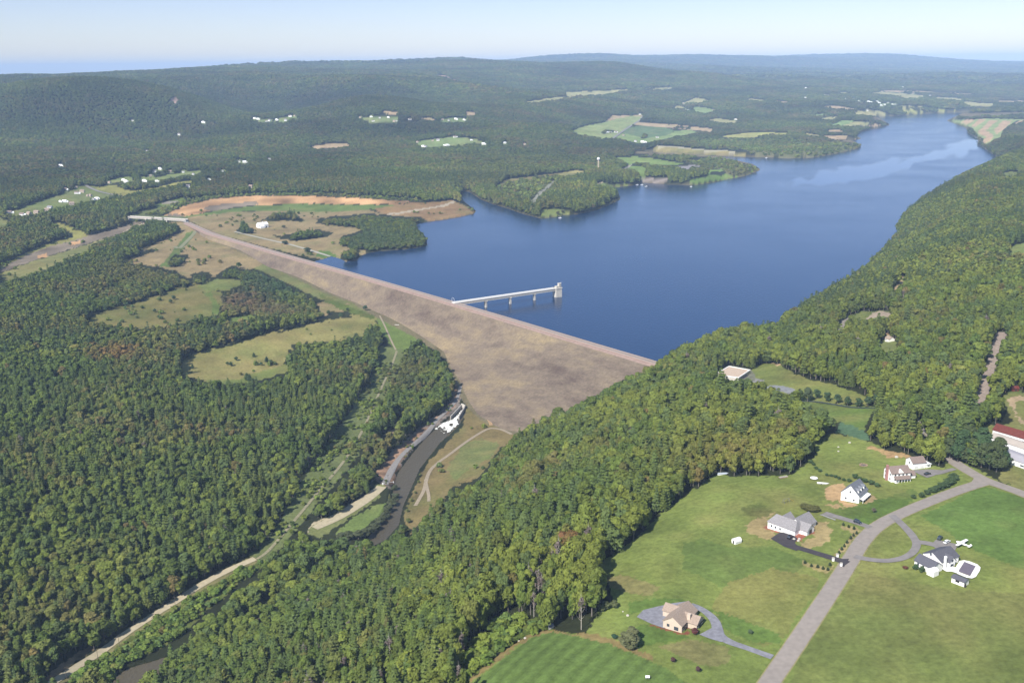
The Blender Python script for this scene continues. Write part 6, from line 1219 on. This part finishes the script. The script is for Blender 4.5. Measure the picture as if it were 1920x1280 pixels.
# outlet works
q = [P(*c) for c in zh([(1118, 306), (1042, 392)])]; w2 = [P(*c) for c in zh([(1140, 312), (1098, 398)])]
ow = thing('outlet_works', 'concrete outlet channel walls at the foot of the dam where white water bursts out', 'outlet', q[0])
for p0, p1 in ((q[0], q[1]), (w2[0], w2[1])):
    z0_ = RIVER_Z; MB().bar(Vector((0, 0, 0)) + (p0 - q[0]) * 1.0 + Vector((0, 0, z0_ + 1.2 - p0.z)), (p1 - q[0]) + Vector((0, 0, z0_ + .6 - p1.z)), 1.3, 6.5).build('channel_wall', CONC2, ow)
MB().bar(Vector((0, 0, z0_ + 1.8 - q[0].z)) , (w2[0] - q[0]) + Vector((0, 0, z0_ + 1.8 - w2[0].z)), 1.4, 7.5).build('head_wall', CONC, ow)
wwp = zh([(1138,312),(1120,318),(1085,360),(1045,395),(1000,408),(960,425),(925,462),(955,462),(985,478),(1000,494),(1030,482),(1070,448),(1100,424),(1090,395),(1115,350),(1142,322)])
wp = np.array(atz(*np.array(wwp).T, RIVER_Z + .5)).T
gx = np.arange(wp[:, 0].min(), wp[:, 0].max(), 1.3); gy = np.arange(wp[:, 1].min(), wp[:, 1].max(), 1.3); AA, BB = np.meshgrid(gx, gy, indexing='ij'); inn_ = pip(AA, BB, wp) & (vnoise(AA, BB, 6) + .6 * vnoise(AA, BB, 2.6) < .10 + .05 * (AA - AA.min()) / 6)
ii = np.arange(AA.size).reshape(AA.shape); qd = np.stack([ii[:-1, :-1], ii[1:, :-1], ii[1:, 1:], ii[:-1, 1:]], -1).reshape(-1, 4); qd = qd[inn_.ravel()[qd].all(1)]
Vw = np.stack([AA, BB, RIVER_Z + .35 + 1.1 * np.random.default_rng(1).random(AA.shape) + .9 * vnoise(AA, BB, 5)], -1).reshape(-1, 3)
tag(link('white_water', np_mesh('white_water', Vw, qd, [mat('foam', (.70, .70, .66), var=.5, scale=.7)], True)), 'foaming white water bursting from the outlet into the brown river', kind='structure')
# ------------------------------------------------------------------ vehicles
def car(label, px_, py_, ang_px, paint, suv=False, roof=None, cat='car'):
    a = P(px_, py_); b_ = P(px_ + ang_px[0], py_ + ang_px[1]); t_ = thing('suv' if suv else 'car', label, 'suv' if suv else cat, a + Vector((0, 0, .38)), math.atan2(b_.y - a.y, b_.x - a.x))
    hb, hc = (1.0, 1.85) if suv else (.88, 1.45); L2 = 2.4; b = MB()
    prof = [(-L2, .35), (-L2, hb * .95), (-L2 + .15, hb), (L2 - 1.1, hb), (L2 - .1, hb * .82), (L2, .35)]; n_ = len(prof)
    b.add([(x, y, z) for y in (-.9, .9) for x, z in prof], [tuple(range(n_)), tuple(range(n_, 2 * n_))] + [(k, (k + 1) % n_, n_ + (k + 1) % n_, n_ + k) for k in range(n_)]); b.build('body', paint, t_, bevel=.06)
    x0, x1 = (-2.2, 1.0) if suv else (-1.7, .9); b = MB().add([(x0, -.85, hb), (x1 + .35, -.85, hb), (x1 + .35, .85, hb), (x0, .85, hb), (x0 + .3, -.68, hc - .08), (x1 - .45, -.68, hc - .08), (x1 - .45, .68, hc - .08), (x0 + .3, .68, hc - .08)], [(0,1,2,3),(4,5,6,7),(0,1,5,4),(1,2,6,5),(2,3,7,6),(3,0,4,7)]); b.build('windows', GLASS, t_)
    MB().box(x0 + .28, x1 - .43, -.69, .69, hc - .08, hc).build('roof', roof or paint, t_)
    for x in (-1.5, 1.5):
        for y in (-.82, .82): MB().tube([(x, y - .11, .34), (x, y + .11, .34)], .34, 12).build('wheel', TYRE, t_)
    for y in (-.62, .62): MB().box(L2 - .04, L2 + .03, y - .2, y + .2, .6, .76).build('headlight', WHITE, t_)
    return t_
CBLK = mat('black_paint', (.012, .012, .014), rough=.25, spec=.6); CGRN = mat('dark_green_paint', (.02, .035, .035), rough=.25, spec=.6); CWHT = mat('white_paint', (.75, .75, .75), rough=.3); CBLU = mat('dark_blue_paint', (.02, .03, .05), rough=.25, spec=.6)
car('black car parked on the grey pad beside the white garage', 1739, 890, (8, -2), CBLK); car('dark green car parked at the back of the pad by the pool house', 1762, 1011, (5, -6), CGRN, True)
car('white car with dark windows parked right of the dark green one', 1775, 1018, (6, -4), CWHT); car('black car on the black asphalt apron of the grey roofed house', 1481, 1009, (5, -5), CBLK, True); car('dark blue car on the narrow grey driveway near the village road', 1608, 981, (8, 2.6), CBLU, True)
# small aircraft
v = P(1805, 1023); b_ = P(1797, 1020.5); ap = thing('light_aircraft', 'small white propeller aircraft parked on the grass beside the parking pad', 'aircraft', v + Vector((0, 0, 1.0)), math.atan2(b_.y - v.y, b_.x - v.x)); WP = mat('aircraft_white', (.82, .82, .82), rough=.35)
MB().tube([(3.6, 0, .1), (3.3, 0, .15), (2.2, 0, .2), (.5, 0, .25), (-1.5, 0, .2), (-4.0, 0, .35)], [.15, .5, .66, .7, .45, .15], 12).build('fuselage', WP, ap, smooth=True)
MB().add([(1.3, -5.2, .75), (1.5, 0, .85), (1.3, 5.2, .75), (-.1, 5.2, .72), (-.3, 0, .8), (-.1, -5.2, .72), (1.3, -5.2, .93), (1.5, 0, 1.05), (1.3, 5.2, .93), (-.1, 5.2, .82), (-.3, 0, .9), (-.1, -5.2, .82)], [(0,1,4,5),(1,2,3,4),(6,7,10,11),(7,8,9,10),(0,1,7,6),(1,2,8,7),(2,3,9,8),(3,4,10,9),(4,5,11,10),(5,0,6,11)]).build('wing', WP, ap)
MB().box(-4.3, -3.3, -1.7, 1.7, .38, .48).build('tailplane', WP, ap); MB().add([(-4.4, -.05, .4), (-3.1, -.05, .4), (-4.0, -.05, 1.7), (-4.5, -.05, 1.7), (-4.4, .05, .4), (-3.1, .05, .4), (-4.0, .05, 1.7), (-4.5, .05, 1.7)], [(0,1,2,3),(4,5,6,7),(0,1,5,4),(1,2,6,5),(2,3,7,6),(3,0,4,7)]).build('fin', WP, ap)
MB().box(3.62, 3.68, -.08, .08, -.9, 1.1).build('propeller', DARK, ap)
for y in (-1.2, 1.2): MB().tube([(.9, y - .08, -.68), (.9, y + .08, -.68)], .26, 10).tube([(.9, y * .4, -.1), (.9, y, -.68)], .05, 5).build('wheel', TYRE, ap)
MB().add([(1.5, -.5, .62), (.2, -.55, .62), (.2, .55, .62), (1.5, .5, .62), (1.1, -.35, .98), (.3, -.4, 1.0), (.3, .4, 1.0), (1.1, .35, .98)], [(0,1,2,3),(4,5,6,7),(0,1,5,4),(1,2,6,5),(2,3,7,6),(3,0,4,7)]).build('canopy', GLASS, ap)
# ------------------------------------------------------------------ garden and roadside things
def at_(name, label, cat, px_, py_, rz=0, dz=0.0): return thing(name, label, cat, P(px_, py_) + Vector((0, 0, dz)), rz)
t_ = at_('garden_shed', 'white domed garden shed standing alone on the lawn left of the black driveway', 'shed', 1381, 1017, .5); MB().tube([(-2.2, 0, 1.3), (2.2, 0, 1.3)], 1.7, 16).build('shell', WHITE, t_, smooth=False); MB().box(-2.1, 2.1, -1.5, 1.5, -.6, 1.4).build('wall', WHITE, t_); windows(t_, [(-2.25, 0, 0, 'l', .9, 1.8)], m=DARK, name='door')
t_ = at_('swing_set', 'grey swing frame with a yellow slide on the lawn above the grey roofed house', 'swing set', 1474, 942, .4); f_ = MB(); [f_.tube([(x, y, -.1), (x, 0, 2.6)], .09, 6) for x in (-2, 2) for y in (-1.1, 1.1)]; f_.tube([(-2, 0, 2.6), (2, 0, 2.6)], .09, 6); f_.build('frame', STEEL, t_)
MB().add([(2.2, -.4, 2.0), (2.2, .4, 2.0), (5.2, .4, .2), (5.2, -.4, .2), (2.2, -.4, 2.15), (2.2, .4, 2.15), (5.2, .4, .35), (5.2, -.4, .35)], [(0,1,2,3),(4,5,6,7),(0,1,5,4),(1,2,6,5),(2,3,7,6),(3,0,4,7)]).build('slide', YELP, t_)
for x in (-.9, .7): MB().box(x - .3, x + .3, -.15, .15, .5, .56).box(x - .28, x - .24, -.02, .02, .56, 2.6).box(x + .24, x + .28, -.02, .02, .56, 2.6).build('swing_seat', DARK, t_)
t_ = at_('trampoline', 'round white-rimmed trampoline on the hill lawn left of the white gable house', 'trampoline', 1526, 898); MB().lathe([(1.7, .85), (2.3, .85), (2.3, 1.0), (1.7, 1.0)], 20).build('rim', WHITE, t_); MB().lathe([(.05, .9), (1.75, .9)], 20).build('mat', mat('grey_mesh', (.1, .1, .11)), t_)
for k in range(4): MB().tube([(2.1 * math.cos(k * 1.57), 2.1 * math.sin(k * 1.57), -.2), (2.1 * math.cos(k * 1.57), 2.1 * math.sin(k * 1.57), .88)], .06, 5).build('leg', STEEL, t_)
t_ = at_('boat_trailer', 'long low white boat on a trailer right of the round trampoline', 'boat', 1543, 907, -.25, .7); MB().add([(-3.5, -1, 0), (2, -1, 0), (3.8, 0, .1), (2, 1, 0), (-3.5, 1, 0), (-3.5, -.6, -.7), (1.8, -.5, -.7), (1.8, .5, -.7), (-3.5, .6, -.7)], [(0,1,2,3,4),(5,6,7,8),(0,1,6,5),(1,2,6),(2,7,6),(2,3,7),(3,4,8,7),(4,0,5,8)]).build('hull', WHITE, t_)
for y in (-1, 1): MB().tube([(-1, y - .1, -.6), (-1, y + .1, -.6)], .32, 10).build('wheel', TYRE, t_)
t_ = at_('covered_boat', 'pale blue covered boat at the forest edge above the big lawn', 'boat', 1355, 889, .1, .6); MB().add([(-3.6, -1.1, 0), (2, -1.1, 0), (4, 0, .2), (2, 1.1, 0), (-3.6, 1.1, 0), (-3, 0, .8), (2.4, 0, .7)], [(0,1,6,5),(1,2,6),(2,3,6),(3,4,5,6),(4,0,5)]).build('cover', mat('tarp', C(205, 215, 228)), t_); MB().box(-3.4, 2.6, -.8, .8, -.8, .0).build('hull', WHITE, t_)
t_ = at_('wood_pile', 'stacked pale timber at the forest corner below the trees', 'wood pile', 1469, 895, .3); [MB().bar((-3, -1 + k * .5, .2 + (k % 2) * .35), (3, -.8 + k * .5, .25 + (k % 2) * .35), .35, .3).build('plank', STONE if k % 2 else WOOD, t_) for k in range(5)]
t_ = at_('fire_pit', 'round stone fire pit in the middle of the hill lawn', 'fire pit', 1619, 872); mb = MB(); [mb.box(2.2 * math.cos(a) - .4, 2.2 * math.cos(a) + .4, 2.2 * math.sin(a) - .35, 2.2 * math.sin(a) + .35, -.3, .55) for a in np.linspace(0, 5.7, 11)]; mb.build('stone_ring', mat('fire_stone', C(190, 160, 140), var=.2), t_); MB().lathe([(.05, .05), (1.6, .05), (1.6, .12)], 12).build('ashes', mat('ash', (.12, .11, .1)), t_)
t_ = at_('pump_hut', 'tiny grey-roofed hut at the top corner of the striped field', 'hut', 1032, 1177, .3); MB().box(-1.2, 1.2, -1, 1, -.4, 1.6).build('wall', CONC2, t_); MB().roof(-1.2, 1.2, -1, 1, 1.6, .6, .3, .12).build('roof', SLATE, t_)
t_ = at_('white_tank', 'small white tank on legs in the striped field at the bottom edge', 'tank', 1214, 1272); MB().tube([(-.9, 0, 1.1), (.9, 0, 1.1)], .6, 12).build('drum', WHITE2, t_); [MB().tube([(x, y, -.2), (x, y, .9)], .06, 5).build('leg', STEEL, t_) for x in (-.6, .6) for y in (-.35, .35)]
for k, (a, b_, s_) in enumerate([(984.5,1196,.8),(973,1201,.6),(1177,1153.5,.9),(1168,1146,.5),(952,1207,.5),(1120,1083,1.0),(1496,839,.5),(1593,830,1.1),(1572,838,.8),(1572,846,.8),(1681,857,1.4)]):
    o = MB().lathe([(.3 * s_, -.2), (.9 * s_, 0), (.8 * s_, .5 * s_), (.2 * s_, .8 * s_)], 7).build('boulder', STONE); o.location = P(a, b_)
    tag(o, ['pale boulder at the upper edge of the striped field, nearest the hut','small pale stone left of the boulder by the striped field','white stone on the lawn left of the gravel yard','tiny white stone near the forest corner','tiny stone farthest down the edge of the striped field','pale rock pile under the forest corner at the big lawn','tiny stone on the lawn above the wood pile','pale boulder highest up on the hill lawn','upper one of two pale stones on the hill lawn','lower one of two pale stones on the hill lawn','white boulder at the wood edge behind the farmhouse'][k], 'boulder')
for k, (a, b_) in enumerate([(1562, 1051), (1577, 1061), (1570, 1044)]):
    t_ = at_('gate_pillar', 'white stone pillar %s of the black driveway at the village road' % ['on the upper side', 'on the lower side', 'set back along the upper edge'][k], 'pillar', a, b_); MB().box(-.5, .5, -.5, .5, -.4, 1.7).build('shaft', WHITE, t_); MB().box(-.62, .62, -.62, .62, 1.7, 1.9).build('cap', STONE, t_)
def pole(label, px_, py_, h=9.5, rz=0.6):
    t_ = thing('utility_pole', label, 'utility pole', P(px_, py_), rz, 'utility poles along the dirt road'); MB().tube([(0, 0, -1), (0, 0, h)], [.17, .12], 7).build('shaft', mat('pole_wood', (.12, .10, .08)), t_); MB().box(-1.2, 1.2, -.08, .08, h - 1.1, h - .9).build('crossarm', MATS['pole_wood'], t_)
for k, (a, b_) in enumerate([(329, 1138), (224, 1212), (184, 1238), (125, 1272)]): pole('wooden utility pole beside the pale dirt road, %s from the top' % ordw[k], a, b_)
pole('wooden utility pole behind the grey gate by the river', 728, 906)
t_ = thing('road_gate', 'white barrier gate closing the gravel track beside the river', 'gate', P(718, 908), 0); a = P(718, 908); b_ = P(738, 905) - a
MB().bar((0, 0, 1.0), (b_.x, b_.y, b_.z + 1.0), .15, .5).build('bar', WHITE, t_); MB().box(-.5, .5, -.5, .5, -.5, 1.6).build('post', WHITE, t_); MB().box(b_.x - .3, b_.x + .3, b_.y - .3, b_.y + .3, b_.z - .5, b_.z + 1.4).build('post', WHITE, t_)
# marker slab and small things on the dam
v = P(744, 609); o = MB().box(-3.2, 3.2, -1, 1, -.2, .5).build('concrete_slab', CONC); o.location = v; tag(o, 'pale concrete slab lying on the green patch below the dam', 'slab')
# dock and boats
def boat(label, px_, py_, rz, L_=7.0):
    x, y = atz(px_, py_, 0.0); t_ = thing('moored_boat', label, 'boat', (float(x), float(y), .1), rz); h = L_ / 2
    MB().add([(-h, -1.3, .9), (h * .5, -1.3, .9), (h, 0, 1.1), (h * .5, 1.3, .9), (-h, 1.3, .9), (-h, -.9, -.4), (h * .5, -.7, -.4), (h * .5, .7, -.4), (-h, .9, -.4)], [(0,1,2,3,4),(5,6,7,8),(0,1,6,5),(1,2,6),(2,7,6),(2,3,7),(3,4,8,7),(4,0,5,8)]).build('hull', WHITE, t_); MB().box(-h * .3, h * .3, -.9, .9, .9, 2.2).build('cabin', WHITE2, t_)
boat('white boat just off the grassy tip of the wooded peninsula', 1050.5, 409, .1, 9); boat('white boat furthest out from the lakeside beach', 1212, 350, .3, 9); boat('white boat left of the others at the beach', 1195, 347, .2, 10); boat('middle white boat moored at the beach', 1204, 347, .1, 10); boat('white boat among the trees at the far sandy beach', 1437, 296.5, .1, 11); boat('dark little boat off the grassy park point', 1296, 350.5, 0, 8)
x, y = atz(1028, 403.5, 0.0); dk = thing('dock', 'white floating dock with slips at the grassy tip of the peninsula', 'dock', (float(x), float(y), 0)); MB().box(-10, 10, -1.2, 1.2, -.2, .8).build('walkway', WHITE, dk); [MB().box(q_ - .8, q_ + .8, -9, -1.2, -.2, .7).build('finger', WHITE, dk) for q_ in (-8, -1, 7)]; MB().box(-1, 1, 1.2, 14, .1, .9).build('gangway', WHITE2, dk)
# ------------------------------------------------------------------ hamlets
def small_house(wallm, roofm, ax=0):
    root = bpy.data.objects.new('house', None); COL.objects.link(root); w = MB().house(-6, 6, -4, 4, -3, 4.8, 3.2, 'x', 0); w.build('wall', wallm, root); MB().roof(-6, 6, -4, 4, 4.8, 3.2, .5, .3).build('roof', roofm, root)
    if ax: MB().house(6.02, 12, -3, 3, -3, 3.0, 2.2, 'x', 0).build('garage', wallm, root)
    else: MB().box(-3, -1.6, .6, 2, 6, 9.4).build('chimney', BRICK, root)
    windows(root, [(x, -4, 1.2, 'f', 1.4, 1.5) for x in (-3.6, 3.6)]); windows(root, [(0, -4, 0, 'f', 1.2, 2.2)], m=DARK, name='door'); return root
HP = [small_house(WHITE, GREYR), small_house(WHITE, WHITE2, 1), small_house(WHITE, BROWNR, 1), small_house(CREAM, BEIGER)]
usedp = [False] * 4; cn = {}; tot = {}
for g, *_ in HL: tot[g] = tot.get(g, 0) + 1
rh = random.Random(11); ordw += ['sixteenth']
rn = ['grey', 'white', 'brown', 'beige']
for g, a, b_, wid in HL:
    k = cn.get(g, 0); cn[g] = k + 1; pk = rh.choice([0, 1, 1, 2, 3, 1]); v = P(a, b_); o = copy_tree(HP[pk]) if usedp[pk] else HP[pk]; usedp[pk] = True
    r_ = (v - CP).length; s_ = wid / 12; o.location = v; o.rotation_euler = (0, 0, rh.uniform(-.7, .5)); o.scale = (s_, s_, s_)
    tag(o, '%s-roofed house, %s from the left, %s' % (rn[pk], ordw[k] if k < tot[g] - 1 or k < 2 else 'last', g), 'house', 'houses of the ' + g)
for k in range(4):
    if not usedp[k]:
        for ch in list(HP[k].children): bpy.data.objects.remove(ch)
        bpy.data.objects.remove(HP[k])
